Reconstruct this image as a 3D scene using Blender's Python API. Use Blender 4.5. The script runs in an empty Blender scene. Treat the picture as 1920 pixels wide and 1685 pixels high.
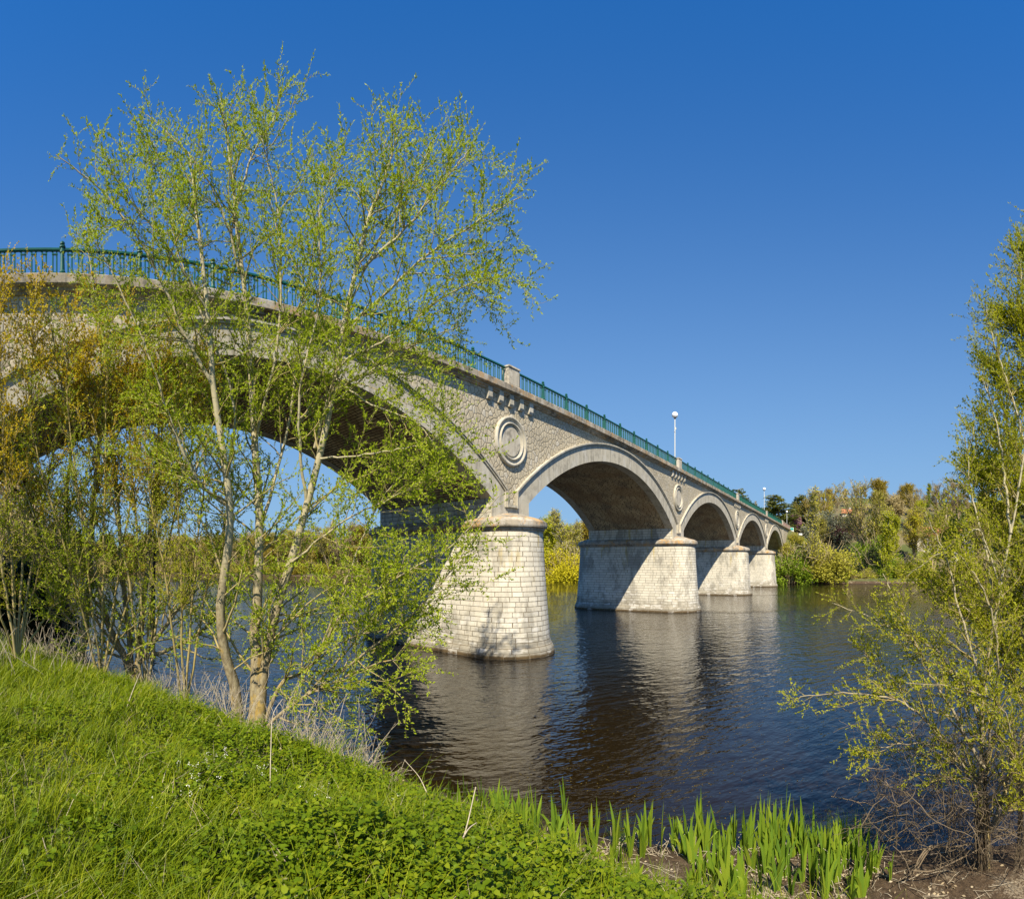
import bpy, math, random
import numpy as np
PI = math.pi
sc = bpy.context.scene
COL = sc.collection
rng = np.random.default_rng(7)
random.seed(7)
F = 962.17; X0 = 83.7; YH = 1055.2; EYE = 4.91      # panorama calibration: pixels per radian, azimuth zero, horizon

def at(px, py, d):
    """world point seen at photo pixel (px,py) at horizontal distance d"""
    a = (px - X0) / F
    return np.array([math.sin(a) * d, math.cos(a) * d, EYE + d * (YH - py) / F])

# ------------------------------------------------------------------ object helpers
def tag(o, label=None, cat=None, group=None, kind=None):
    if label: o['label'] = label
    if cat: o['category'] = cat
    if group: o['group'] = group
    if kind: o['kind'] = kind
    return o

def empty(name, loc, label, cat, group=None, rz=0.0):
    o = bpy.data.objects.new(name, None); COL.objects.link(o)
    o.location = [float(c) for c in loc]; o.rotation_euler = (0, 0, rz)
    return tag(o, label, cat, group)

def link(name, me, parent=None):
    o = bpy.data.objects.new(name, me); COL.objects.link(o)
    if parent is not None: o.parent = parent
    return o

def mesh(name, V, Q, mats, uv=None, smooth=False, mi=None):
    """V (n,3) array, Q list of face index tuples or (m,k) int array"""
    me = bpy.data.meshes.new(name)
    V = np.asarray(V, dtype=np.float32)
    if isinstance(Q, np.ndarray):
        m, k = Q.shape
        me.vertices.add(len(V)); me.vertices.foreach_set('co', V.ravel())
        me.loops.add(m * k); me.loops.foreach_set('vertex_index', Q.astype(np.int32).ravel())
        me.polygons.add(m)
        me.polygons.foreach_set('loop_start', np.arange(0, m * k, k, dtype=np.int32))
        me.polygons.foreach_set('loop_total', np.full(m, k, dtype=np.int32))
        me.update(calc_edges=True)
    else:
        me.from_pydata([tuple(map(float, v)) for v in V], [], [tuple(int(i) for i in q) for q in Q])
        me.update()
    for m_ in (mats if isinstance(mats, (list, tuple)) else [mats]): me.materials.append(m_)
    if mi is not None: me.polygons.foreach_set('material_index', np.asarray(mi, dtype=np.int32))
    if uv is not None:
        ul = me.uv_layers.new(name='UVMap')
        li = np.zeros(len(me.loops), dtype=np.int32); me.loops.foreach_get('vertex_index', li)
        uv = np.asarray(uv, dtype=np.float32)
        ul.data.foreach_set('uv', (uv[li] if len(uv) == len(V) else uv).ravel())
    if smooth: me.polygons.foreach_set('use_smooth', np.ones(len(me.polygons), dtype=bool))
    return me

class MB:
    """collects boxes, bars and grids into one mesh"""
    def __init__(s): s.V = []; s.Q = []; s.U = []; s.n = 0
    def add(s, V, Q, U=None):
        V = [tuple(v) for v in V]
        s.V += V; s.U += (list(U) if U is not None else [(v[0] + v[1], v[2]) for v in V])
        s.Q += [tuple(i + s.n for i in q) for q in Q]; s.n += len(V); return s
    def box(s, x0, x1, y0, y1, z0, z1, tx=0.0, ty=0.0):
        V = [(x0, y0, z0), (x1, y0, z0), (x1, y1, z0), (x0, y1, z0),
             (x0 + tx, y0 + ty, z1), (x1 - tx, y0 + ty, z1), (x1 - tx, y1 - ty, z1), (x0 + tx, y1 - ty, z1)]
        return s.add(V, [(0, 3, 2, 1), (4, 5, 6, 7), (0, 1, 5, 4), (1, 2, 6, 5), (2, 3, 7, 6), (3, 0, 4, 7)])
    def lathe(s, prof, c=(0, 0, 0), n=16, axis='z'):
        V = []; Q = []
        for (r, h) in prof:
            for i in range(n):
                a = 2 * PI * i / n
                if axis == 'z': V.append((c[0] + r * math.cos(a), c[1] + r * math.sin(a), c[2] + h))
                else: V.append((c[0] + r * math.cos(a), c[1] - h, c[2] + r * math.sin(a)))
        for j in range(len(prof) - 1):
            for i in range(n):
                k = (i + 1) % n
                q = (j * n + i, j * n + k, (j + 1) * n + k, (j + 1) * n + i)
                Q.append(q)
        return s.add(V, Q)
    def profile(s, prof, xs, close=True):
        """extrude a (y,z) profile along x"""
        n = len(prof); V = []; Q = []
        for x in xs:
            V += [(x, y, z) for (y, z) in prof]
        for j in range(len(xs) - 1):
            for i in range(n if close else n - 1):
                k = (i + 1) % n
                Q.append((j * n + i, (j + 1) * n + i, (j + 1) * n + k, j * n + k))
        if close:
            Q.append(tuple(range(n))); Q.append(tuple((len(xs) - 1) * n + i for i in reversed(range(n))))
        return s.add(V, Q)
    def build(s, name, mat, parent=None, smooth=False, off=(0, 0, 0)):
        V = np.array(s.V, dtype=float) - np.array(off, dtype=float)
        return link(name, mesh(name, V, s.Q, mat, uv=np.array(s.U), smooth=smooth), parent)

# ------------------------------------------------------------------ material helpers
class NT:
    def __init__(s, name):
        s.m = bpy.data.materials.new(name); s.m.use_nodes = True
        s.t = s.m.node_tree; s.t.nodes.clear()
        s.out = s.t.nodes.new('ShaderNodeOutputMaterial')
    def n(s, typ, ins=None, **kw):
        nd = s.t.nodes.new(typ)
        for k, v in kw.items(): setattr(nd, k, v)
        for k, v in (ins or {}).items():
            sk = nd.inputs[k]
            if isinstance(v, bpy.types.NodeSocket): s.t.links.new(v, sk)
            else: sk.default_value = v
        return nd
    def noise(s, vec, scale, detail=3, rough=.55, out=0):
        return s.n('ShaderNodeTexNoise', {'Vector': vec, 'Scale': scale, 'Detail': detail, 'Roughness': rough}).outputs[out]
    def math(s, op, a, b=0.0, c=0.0, clamp=False):
        return s.n('ShaderNodeMath', {0: a, 1: b, 2: c}, operation=op, use_clamp=clamp).outputs[0]
    def ramp(s, f, stops, interp='LINEAR'):
        r = s.n('ShaderNodeValToRGB', {0: f}); cr = r.color_ramp; cr.interpolation = interp
        while len(cr.elements) > 1: cr.elements.remove(cr.elements[-1])
        cr.elements[0].position = stops[0][0]; cr.elements[0].color = (*stops[0][1], 1) if len(stops[0][1]) == 3 else stops[0][1]
        for p, c in stops[1:]:
            e = cr.elements.new(p); e.color = (*c, 1)
        return r.outputs[0]
    def step(s, f, a, b):
        return s.n('ShaderNodeMapRange', {0: f, 1: a, 2: b, 3: 0.0, 4: 1.0}, interpolation_type='SMOOTHSTEP').outputs[0]
    def mix(s, f, a, b, mode='MIX'):
        nd = s.n('ShaderNodeMix', data_type='RGBA', blend_type=mode)
        for k, v in ((0, f), (6, a), (7, b)):
            sk = nd.inputs[k]
            if isinstance(v, bpy.types.NodeSocket): s.t.links.new(v, sk)
            else: sk.default_value = v if k == 0 else (*v[:3], 1)
        return nd.outputs[2]
    def pos(s): return s.n('ShaderNodeNewGeometry').outputs['Position']
    def xyz(s, v): 
        nd = s.n('ShaderNodeSeparateXYZ', {0: v}); return nd.outputs[0], nd.outputs[1], nd.outputs[2]
    def vec(s, x, y, z): return s.n('ShaderNodeCombineXYZ', {0: x, 1: y, 2: z}).outputs[0]
    def scale(s, v, sx, sy, sz):
        return s.n('ShaderNodeMapping', {'Vector': v, 'Scale': (sx, sy, sz)}).outputs[0]
    def bump(s, h, strength, dist, nrm=None):
        ins = {'Strength': strength, 'Distance': dist, 'Height': h}
        if nrm is not None: ins['Normal'] = nrm
        return s.n('ShaderNodeBump', ins).outputs[0]
    def surf(s, color, rough=.85, nrm=None, spec=.3, metal=0.0, **kw):
        ins = {'Base Color': color if isinstance(color, bpy.types.NodeSocket) else (*color, 1), 'Roughness': rough,
               'Specular IOR Level': spec, 'Metallic': metal}
        if nrm is not None: ins['Normal'] = nrm
        ins.update(kw)
        b = s.n('ShaderNodeBsdfPrincipled', ins)
        s.t.links.new(b.outputs[0], s.out.inputs[0]); return s.m

def blotch(m, col):
    """weathering shared by all stonework: grey grime, ochre lichen, by position"""
    p = m.pos()
    g = m.noise(p, .9, 5, .65)
    col = m.mix(m.math('MULTIPLY', m.step(g, .52, .72), .35), col, (.22, .21, .18))
    return col, p

def mat_masonry(name, bw, bh, c1, c2, c3, mortar, warm=0.0, stain=False, depth=.015, jw=1.0):
    """coursed blocks: u,v in metres; block lengths and colours vary"""
    m = NT(name)
    uv = m.n('ShaderNodeUVMap', uv_map='UVMap').outputs[0]
    u, v, _ = m.xyz(uv)
    vr = m.math('DIVIDE', v, bh); row = m.math('FLOOR', vr); fv = m.math('FRACT', vr)
    h = m.n('ShaderNodeTexWhiteNoise', {'W': row}, noise_dimensions='1D').outputs[0]
    wob = m.n('ShaderNodeTexNoise', {'Vector': m.vec(m.math('DIVIDE', u, bw * 2.1), m.math('MULTIPLY', row, 7.31), 0.0), 'Scale': 1.0, 'Detail': 0.0}).outputs[0]
    ur = m.math('ADD', m.math('ADD', m.math('DIVIDE', u, bw), m.math('MULTIPLY', h, 1.0)), m.math('MULTIPLY', wob, 1.3))
    cell = m.math('FLOOR', ur); fu = m.math('FRACT', ur)
    wn = m.n('ShaderNodeTexWhiteNoise', {'Vector': m.vec(cell, row, 0.0)}, noise_dimensions='3D')
    rnd = wn.outputs[0]
    du = m.math('MULTIPLY', m.math('MINIMUM', fu, m.math('SUBTRACT', 1.0, fu)), bw)
    dv = m.math('MULTIPLY', m.math('MINIMUM', fv, m.math('SUBTRACT', 1.0, fv)), bh)
    p = m.pos()
    jit = m.math('MULTIPLY', m.math('SUBTRACT', m.noise(p, 9, 3), .5), .022)
    d = m.math('ADD', m.math('MINIMUM', du, dv), jit)
    joint = m.step(d, .007 * jw, .021 * jw)
    col = m.ramp(rnd, [(0, c1), (.45, c2), (.8, c3), (1, tuple(min(1, c * 1.12) for c in c2))])
    fine = m.noise(p, 14, 5, .7)
    col = m.mix(.5, col, m.ramp(fine, [(.3, tuple(c * .72 for c in c2)), (.7, tuple(min(1, c * 1.1) for c in c2))]), 'MIX')
    g = m.noise(m.scale(p, 1, 1, .45), .8, 5, .65)
    col = m.mix(m.math('MULTIPLY', m.step(g, .47, .62), .6), col, (.19, .18, .15))
    if stain:
        x, y, z = m.xyz(p)
        n1 = m.noise(m.scale(p, 1, 1, 2.2), 1.4, 5, .7)
        # water line: grey-brown crust under about one metre, ochre just over the water
        zz = m.math('SUBTRACT', z, m.math('MULTIPLY', n1, 2.4))
        col = m.mix(m.math('MULTIPLY', m.math('SUBTRACT', 1.0, m.step(zz, -.75, .35)), .8), col, (.21, .19, .145))
        zo = m.math('SUBTRACT', z, m.math('MULTIPLY', n1, .25))
        col = m.mix(m.math('SUBTRACT', 1.0, m.step(zo, -.02, .12)), col, (.10, .07, .035))
        # lichen running down from the cap
        ly = m.noise(m.scale(p, 2.2, 2.2, .35), 1.0, 4, .6)
        lz = m.step(z, 3.2, 6.8)
        lf = m.math('MULTIPLY', m.math('MULTIPLY', m.step(ly, .56, .66), lz), .6)
        col = m.mix(lf, col, (.45, .33, .06))
        wh = m.noise(m.scale(p, 1, 1, 3), .9, 3, .6)
        wf = m.math('MULTIPLY', m.step(wh, .5, .6), m.math('SUBTRACT', 1.0, m.step(z, 1.6, 3.4)))
        col = m.mix(m.math('MULTIPLY', m.math('MULTIPLY', wf, m.step(rnd, .3, .5)), .45), col, (.68, .66, .60))
    col = m.mix(joint, mortar, col)
    if warm:
        w = m.noise(p, .5, 3)
        col = m.mix(m.math('MULTIPLY', m.step(w, .45, .6), warm), col, (.30, .19, .10))
    hgt = m.math('ADD', m.math('MULTIPLY', joint, 1.0), m.math('ADD', m.math('MULTIPLY', fine, .35), m.math('MULTIPLY', rnd, .5)))
    return m.surf(col, .9, m.bump(hgt, 1.0, depth), .2)

def mat_rubble():
    m = NT('rubble_stone')
    p = m.pos()
    x, y, z = m.xyz(p)
    wv = m.n('ShaderNodeTexNoise', {'Vector': p, 'Scale': 1.2, 'Detail': 2.0}).outputs[1]
    q = m.vec(m.math('MULTIPLY', m.math('ADD', x, 0.0), 3.8), 0.0, m.math('MULTIPLY', z, 3.1))
    q = m.n('ShaderNodeVectorMath', {0: q, 1: m.n('ShaderNodeVectorMath', {0: wv, 'Scale': .3}, operation='SCALE').outputs[0]}, operation='ADD').outputs[0]
    qx, qy, qz = m.xyz(q); q = m.vec(qx, qz, 0.0)
    e = m.n('ShaderNodeTexVoronoi', {'Vector': q, 'Scale': 1.0, 'Randomness': .95}, feature='DISTANCE_TO_EDGE', voronoi_dimensions='2D').outputs[0]
    c = m.n('ShaderNodeTexVoronoi', {'Vector': q, 'Scale': 1.0, 'Randomness': .95}, feature='F1', voronoi_dimensions='2D').outputs['Color']
    r, g, b = m.xyz(c)
    fine = m.noise(p, 11, 5, .7)
    col = m.ramp(r, [(0, (.40, .34, .23)), (.4, (.56, .50, .37)), (.8, (.48, .42, .31)), (.93, (.60, .57, .49)), (1, (.64, .62, .56))])
    col = m.mix(.55, col, m.ramp(fine, [(.3, (.32, .27, .18)), (.7, (.60, .53, .39))]))
    jn = m.math('ADD', e, m.math('MULTIPLY', m.math('SUBTRACT', m.noise(p, 16, 3), .5), .04))
    joint = m.step(jn, .015, .055)
    col = m.mix(joint, (.12, .092, .05), col)
    gr = m.noise(p, .55, 4, .6)
    col = m.mix(m.math('MULTIPLY', m.step(gr, .52, .7), .3), col, (.20, .185, .15))
    pill = m.step(jn, .0, .2)
    hgt = m.math('ADD', m.math('MULTIPLY', pill, 1.0), m.math('MULTIPLY', fine, .35))
    return m.surf(col, .92, m.bump(hgt, 1.0, .013), .15)

def mat_dressed(name, base=(.50, .47, .39), lichen=0.0, streak=.5, grime=.6):
    m = NT(name)
    p = m.pos()
    fine = m.noise(p, 16, 5, .7)
    col = m.mix(fine, tuple(c * .8 for c in base), tuple(min(1, c * 1.12) for c in base))
    s = m.noise(m.scale(p, 2.6, 2.6, .3), 1.3, 5, .7)
    col = m.mix(m.math('MULTIPLY', m.step(s, .47, .62), streak), col, (.20, .18, .145))
    w = m.noise(m.scale(p, 1.4, 1.4, .6), 1.1, 3, .6)
    col = m.mix(m.math('MULTIPLY', m.step(w, .52, .62), .35), col, (.60, .58, .52))
    g = m.noise(p, 1.7, 6, .75)
    col = m.mix(m.math('MULTIPLY', m.step(g, .49, .62), grime), col, (.13, .12, .10))
    if lichen:
        a = m.noise(p, 1.1, 3, .6); b = m.noise(p, 9, 4, .75)
        f = m.math('MULTIPLY', m.step(m.math('ADD', m.math('MULTIPLY', a, .6), m.math('MULTIPLY', b, .5)), .56, .66), lichen)
        col = m.mix(f, col, (.62, .30, .03))
    return m.surf(col, .92, m.bump(m.math('ADD', fine, m.math('MULTIPLY', g, .6)), .7, .012), .2)

def mat_leaf(name, a, b, c, trans=.35, spec=.4, rough=.45):
    """two-sided leaf, colour differs from leaf to leaf and clump to clump"""
    m = NT(name)
    ge = m.n('ShaderNodeNewGeometry')
    rnd = ge.outputs['Random Per Island']
    n = m.noise(ge.outputs['Position'], 1.1, 2)
    f = m.math('ADD', m.math('MULTIPLY', rnd, .65), m.math('MULTIPLY', n, .6), clamp=True)
    f = m.math('SUBTRACT', f, .12, clamp=True)
    col = m.ramp(f, [(0, a), (.5, b), (1, c)])
    pr = m.n('ShaderNodeBsdfPrincipled', {'Base Color': col, 'Roughness': rough, 'Specular IOR Level': spec})
    tr = m.n('ShaderNodeBsdfTranslucent', {'Color': m.mix(.35, col, (b[0] * 1.7, b[1] * 1.7, b[2] * .6))})
    mx = m.n('ShaderNodeMixShader', {0: trans, 1: pr.outputs[0], 2: tr.outputs[0]})
    m.t.links.new(mx.outputs[0], m.out.inputs[0]); return m.m

def mat_bark(name, a, b, lich=(.40, .28, .04), lf=.0, dirt=.5, low=None):
    m = NT(name)
    p = m.pos()
    n = m.noise(m.scale(p, 1, 1, .5), 11, 5, .7)
    col = m.mix(m.step(n, .35, .65), a, b)
    if lf:
        l = m.noise(m.scale(p, 1, 1, .4), 4.5, 4, .7)
        if low is not None:
            x, y, z = m.xyz(p)
            l = m.math('SUBTRACT', l, m.math('MULTIPLY', m.step(z, low, low + 3.5), .12))
        col = m.mix(m.math('MULTIPLY', m.step(l, .54, .62), lf), col, lich)
    if low is not None: col = m.mix(m.math('MULTIPLY', m.step(z, low + 1.5, low + 5), .6), col, (.46, .42, .27))
    ring = m.noise(m.scale(p, .6, .6, 3.0), 5, 3, .6)
    col = m.mix(m.math('MULTIPLY', m.step(ring, .56, .66), dirt), col, tuple(c * .35 for c in a))
    return m.surf(col, .9, m.bump(n, .8, .02), .2)

def mat_plain(name, c, rough=.6, spec=.4, var=.12, metal=0.0, sc_=6):
    m = NT(name); p = m.pos()
    n = m.noise(p, sc_, 4, .65)
    col = m.mix(n, tuple(x * (1 - var * 2) for x in c), tuple(min(1, x * (1 + var)) for x in c))
    return m.surf(col, rough, None, spec, metal)

M = {}
M['pier'] = mat_masonry('pier_masonry', .70, .262, (.55, .50, .39), (.64, .60, .49), (.44, .41, .33), (.18, .145, .095), stain=True)
M['vault'] = mat_masonry('vault_masonry', .50, .20, (.60, .47, .28), (.68, .55, .34), (.46, .35, .20), (.07, .045, .025), warm=.45, depth=.03, jw=1.9)
M['rubble'] = mat_rubble()
M['dressed'] = mat_dressed('dressed_stone', (.50, .46, .36), 0, .45, .30)
M['coping'] = mat_dressed('coping_stone', (.36, .31, .23), .35, .8, .85)
M['cap'] = mat_dressed('pier_cap_stone', (.35, .31, .24), .55, .4, .85)
M['pillar'] = mat_dressed('parapet_stone', (.52, .47, .37), .0, .3, .6)
M['green'] = mat_plain('green_painted_iron', (.004, .10, .068), .45, .5, .3)
M['lamp_pole'] = mat_plain('grey_painted_steel', (.40, .42, .40), .6, .3, .02)
M['globe'] = mat_plain('white_glass_globe', (.85, .86, .86), .25, .5, .02)
M['cream'] = mat_plain('cream_plastic', (.72, .68, .55), .5, .4, .03)
M['redbrick'] = mat_masonry('red_brick', .24, .075, (.42, .17, .11), (.47, .20, .13), (.36, .14, .10), (.45, .38, .32), depth=.005)
M['asphalt'] = mat_plain('asphalt', (.06, .06, .06), .9, .2, .2, 0, 20)

# ------------------------------------------------------------------ terrain functions
YN = [-400, -60, -8, -2.7, .4, 4.4, 9.7, 13.6, 22.4, 45, 100, 150, 230, 262]
XN = [40, 16, 8.8, 8.5, 8.9, 8.0, 7.4, 5.6, 2.4, 1.5, 3, 4, 0, 0]
YF = [-400, 20, 80, 116, 130, 172, 210, 240, 262]
XF = [116, 120, 117, 108, 100, 82, 58, 28, -30]
def shore_n(y): return np.interp(y, YN, XN)
def shore_f(y): return np.interp(y, YF, XF)
def crest(y): return np.interp(y, [-30, -10, -2.5, -.5, 1, 3.3, 6.85, 10.3, 12.5, 20, 45, 300], [2, 1.3, 1.6, 2.4, 3.0, 3.3, 2.7, 1.2, .2, -3.5, -7, -8])
def sst(t): t = np.clip(t, 0, 1); return t * t * (3 - 2 * t)
def hashn(x, y, s):
    """cheap smooth value noise"""
    x = x / s; y = y / s
    xi = np.floor(x); yi = np.floor(y); fx = sst(x - xi); fy = sst(y - yi)
    def h(a, b):
        v = np.sin(a * 127.1 + b * 311.7) * 43758.5453; return v - np.floor(v)
    return (h(xi, yi) * (1 - fx) + h(xi + 1, yi) * fx) * (1 - fy) + (h(xi, yi + 1) * (1 - fx) + h(xi + 1, yi + 1) * fx) * fy
def ground(x, y):
    x = np.asarray(x, float); y = np.asarray(y, float)
    sn = shore_n(y); sf = shore_f(y); dn = sn - x; df = x - sf; w = np.maximum(sn - crest(y), 3.0)
    mud = .05 + .13 * np.clip(dn, 0, 2.4); mw = np.interp(y, [2.5, 6], [2.2, .4])
    g = 1 - .02 * sst((y - 4) / 9)
    zb = mud * (1 - sst((dn - mw) / (w - mw))) + 2.3 * g * sst((dn - mw) / (w - mw)) + .85 * (1 - np.exp(-np.clip(dn - w, 0, 50) / 2.2)) * (1 - .8 * sst((y - 3) / 8))
    zb = zb + (hashn(x, y, 1.3) - .5) * .30 * sst(dn / 3) + (hashn(x, y, .45) - .5) * .05
    zb = zb + np.clip(-12 - x, 0, 200) * .03 + (hashn(x, y, 9) - .5) * 1.2 * sst((dn - 12) / 12)
    H = np.interp(y, [-300, -60, 0, 24, 50, 90, 300], [27, 30, 30, 27, 12, 5, 5])
    zf = 1.6 * (1 - np.exp(-np.clip(df, 0, 999) / 2.5)) + H * sst((df - 6) / 95) + (hashn(x, y, 14) - .5) * 2.5 * sst((df - 6) / 20)
    # road embankment behind the far abutment
    emb = np.minimum(14.1, 4 + (x - 127) * .62) - np.clip(np.abs(y - 22.3) - 5.5, 0, 99) * .55
    zf = np.where((x > 128) & (np.abs(y - 22.3) < 6), np.minimum(zf, np.maximum(14.1, 0)), zf)
    zf = np.where(x > 122, np.maximum(zf, emb), zf)
    # embankment behind the near abutment
    embn = np.minimum(14.1, 2.6 + (-9 - x) * .8) - np.clip(np.abs(y - 22.3) - 5.5, 0, 99) * .6
    zb = np.where(x < -8, np.maximum(zb, embn), zb)
    closing = y > 262
    bed = -np.minimum(.16 * np.minimum(-dn, -df), 2.6) - .02
    z = np.where(dn > 0, zb, np.where(df > 0, zf, bed))
    z = np.where(closing & (dn <= 0) & (df <= 0), 1.5, z)
    far = np.clip(y - 250, 0, 400)
    z = np.where(far > 0, np.maximum(z, 1.5 + sst(far / 120) * 12 * (hashn(x, y, 60) * .5 + .6)), z)
    return z

def axis(parts):
    out = []
    for a, b, s in parts: out.append(np.arange(a, b, s))
    return np.unique(np.round(np.concatenate(out), 4))
gx = axis([(-900, -120, 60), (-120, -30, 5), (-30, -6, 1), (-6, 11, .2), (11, 20, 1), (20, 100, 8), (100, 180, 2), (180, 260, 6), (260, 1300, 60)])
gy = axis([(-900, -120, 60), (-120, -20, 5), (-20, -8, 1), (-8, 17, .2), (17, 60, 1.5), (60, 300, 5), (300, 1300, 60)])
GX, GY = np.meshgrid(gx, gy, indexing='ij'); GZ = ground(GX, GY)
V = np.stack([GX, GY, GZ], -1).reshape(-1, 3); ny = len(gy)
I, J = np.meshgrid(np.arange(len(gx) - 1), np.arange(ny - 1), indexing='ij'); b0 = (I * ny + J).ravel()
Q = np.stack([b0, b0 + ny, b0 + ny + 1, b0 + 1], 1)
m = NT('bank_soil')
p = m.pos(); x, y, z = m.xyz(p)
n1 = m.noise(p, 1.3, 6, .7); n2 = m.noise(p, 9, 6, .75); n3 = m.noise(p, 30, 4, .7)
mudc = m.mix(m.step(n2, .35, .7), (.045, .028, .014), (.12, .08, .045))
mudc = m.mix(m.math('MULTIPLY', m.step(m.math('ADD', m.math('MULTIPLY', n1, .6), m.math('MULTIPLY', n3, .45)), .54, .62), m.step(z, .10, .3)), mudc, (.34, .28, .19))
grn = m.mix(m.step(n2, .35, .65), (.022, .035, .008), (.055, .075, .015))
farg = m.mix(m.step(m.noise(p, .12, 4), .4, .6), (.075, .095, .025), (.16, .135, .07))
grn = m.mix(m.step(x, 60, 90), grn, farg)
zz = m.math('ADD', z, m.math('MULTIPLY', m.math('SUBTRACT', n1, .5), .5))
col = m.mix(m.step(zz, .45, .8), mudc, grn)
wet = m.step(z, .02, .12)
col = m.mix(wet, m.mix(.5, col, (.02, .012, .006)), col)
rg = m.math('ADD', m.math('MULTIPLY', wet, .45), .45)
h = m.math('ADD', m.math('MULTIPLY', n2, 1.0), m.math('MULTIPLY', n3, .4))
soil = m.surf(col, rg, m.bump(h, .9, .05), .3)
tag(link('ground', mesh('ground', V, Q, soil, smooth=True)), kind='structure', label='earth bank, muddy foreshore and far hillside')

# water
m = NT('river_water')
p = m.pos(); x, y, z = m.xyz(p)
va = m.math('ADD', m.math('MULTIPLY', x, .79), m.math('MULTIPLY', y, .61)); vb = m.math('SUBTRACT', m.math('MULTIPLY', y, .79), m.math('MULTIPLY', x, .61))
tc = m.vec(m.math('MULTIPLY', va, 1.9), vb, 0.0); tc2 = m.vec(m.math('ADD', m.math('MULTIPLY', va, 1.6), m.math('MULTIPLY', vb, .5)), vb, 3.0)
wa = m.noise(tc, .55, 2, .5); wb = m.noise(tc2, 1.75, 2, .55); wc = m.noise(tc, 3.6, 2, .5); gust = m.noise(p, .035, 2)
amp = m.math('ADD', .55, m.math('MULTIPLY', m.step(gust, .35, .65), .7))
h = m.math('ADD', m.math('MULTIPLY', wa, .55), m.math('ADD', m.math('MULTIPLY', wb, .60), m.math('MULTIPLY', wc, .15)))
h = m.math('MULTIPLY', h, amp)
dist = m.n('ShaderNodeVectorMath', {0: p, 1: (0, 0, 0)}, operation='DISTANCE').outputs['Value']
shal = m.math('SUBTRACT', 1.0, m.step(x, 9.0, 26.0))
deep = m.mix(shal, (.0012, .002, .0035), (.012, .0075, .0022))
wm = m.surf(deep, .0, m.bump(h, .8, .135), .5, IOR=1.48)
gxw = axis([(-60, 140, 10), (140, 400, 50)]); 
Vw = []; 
wx = np.array([-60, 0, 30, 60, 100, 140.]); wy = np.array([-420, -60, 0, 30, 80, 150, 268.])
WX, WY = np.meshgrid(wx, wy, indexing='ij'); Vw = np.stack([WX, WY, WX * 0], -1).reshape(-1, 3); nw = len(wy)
I, J = np.meshgrid(np.arange(len(wx) - 1), np.arange(nw - 1), indexing='ij'); b0 = (I * nw + J).ravel()
tag(link('water', mesh('water', Vw, np.stack([b0, b0 + nw, b0 + nw + 1, b0 + 1], 1), wm)), kind='structure', label='rippled dark blue river')

# ------------------------------------------------------------------ the bridge
YA, YB = 17.5, 27.0            # upstream / downstream faces
PX0, PP = 22.4, 27.6
PIERS = [PX0 + PP * k for k in range(0, 4)]
ARCH = [PX0 - 13.8 + PP * k for k in range(0, 5)]
HS, RI, CI = 12.14, 19.57, -7.0       # intrados half span, radius, centre height
RO, CO = 20.38, -6.68                # back of the ring
RM = 20.56                           # outside of the hood moulding
ZS, ZB, ZT = 8.35, 7.45, 14.1
BR = empty('stone_arch_bridge', (0, 0, 0), 'long pale stone arch bridge with green railing crossing the river', 'bridge')

def arcpts(R, C, half, n=40):
    a = math.asin(half / R)
    return [(R * math.sin(t), C + R * math.cos(t)) for t in np.linspace(-a, a, n)]

def ring(cx, y0, y1, fo):
    """arch ring of voussoirs with vertical legs; y0 is the outer face"""
    mb = MB(); n = 40
    inn = [(-HS, ZB - .15)] + arcpts(RI, CI, HS, n) + [(HS, ZB - .15)]
    out = [(-13.22, ZB - .15)] + arcpts(RO, CO, 13.22, n) + [(13.22, ZB - .15)]
    V = []; U = []
    L = 0; pr = inn[0]
    for i, (a, b) in enumerate(zip(inn, out)):
        L += math.hypot(a[0] - pr[0], a[1] - pr[1]); pr = a
        V += [(cx + a[0], y1, a[1]), (cx + a[0], y0, a[1]), (cx + b[0], y0, b[1]), (cx + b[0], y0 + fo, b[1])]
        U += [(L, 0), (L, .7), (L, 1.5), (L, 1.6)]
    Q = []
    for i in range(len(inn) - 1):
        for k in range(3):
            q = (i * 4 + k, i * 4 + k + 1, (i + 1) * 4 + k + 1, (i + 1) * 4 + k)
            Q.append(q if fo > 0 else q[::-1])
    mb.add(V, Q, U); return mb

def moulding(cx, y0, back, s):
    n = 40; mb = MB()
    a_ = [(-13.215, 7.95)] + arcpts(RO - .005, CO, 13.215, n) + [(13.215, 7.95)]
    b_ = [(-13.40, 7.95)] + arcpts(RM, CO, 13.40, n) + [(13.40, 7.95)]
    V = []; Q = []
    for a, b in zip(a_, b_):
        mx = (.5 * a[0] + .5 * b[0], .5 * a[1] + .5 * b[1])
        V += [(cx + a[0], back, a[1]), (cx + a[0], y0 + s * .06, a[1]), (cx + mx[0], y0 + s * .06, mx[1]), (cx + mx[0], y0, mx[1]), (cx + b[0], y0, b[1]), (cx + b[0], back, b[1])]
    for i in range(len(a_) - 1):
        for k in range(5): Q.append((i * 6 + k, i * 6 + k + 1, (i + 1) * 6 + k + 1, (i + 1) * 6 + k))
    mb.add(V, Q); mb.Q.append((0, 1, 2, 3, 4, 5)); return mb

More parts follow.
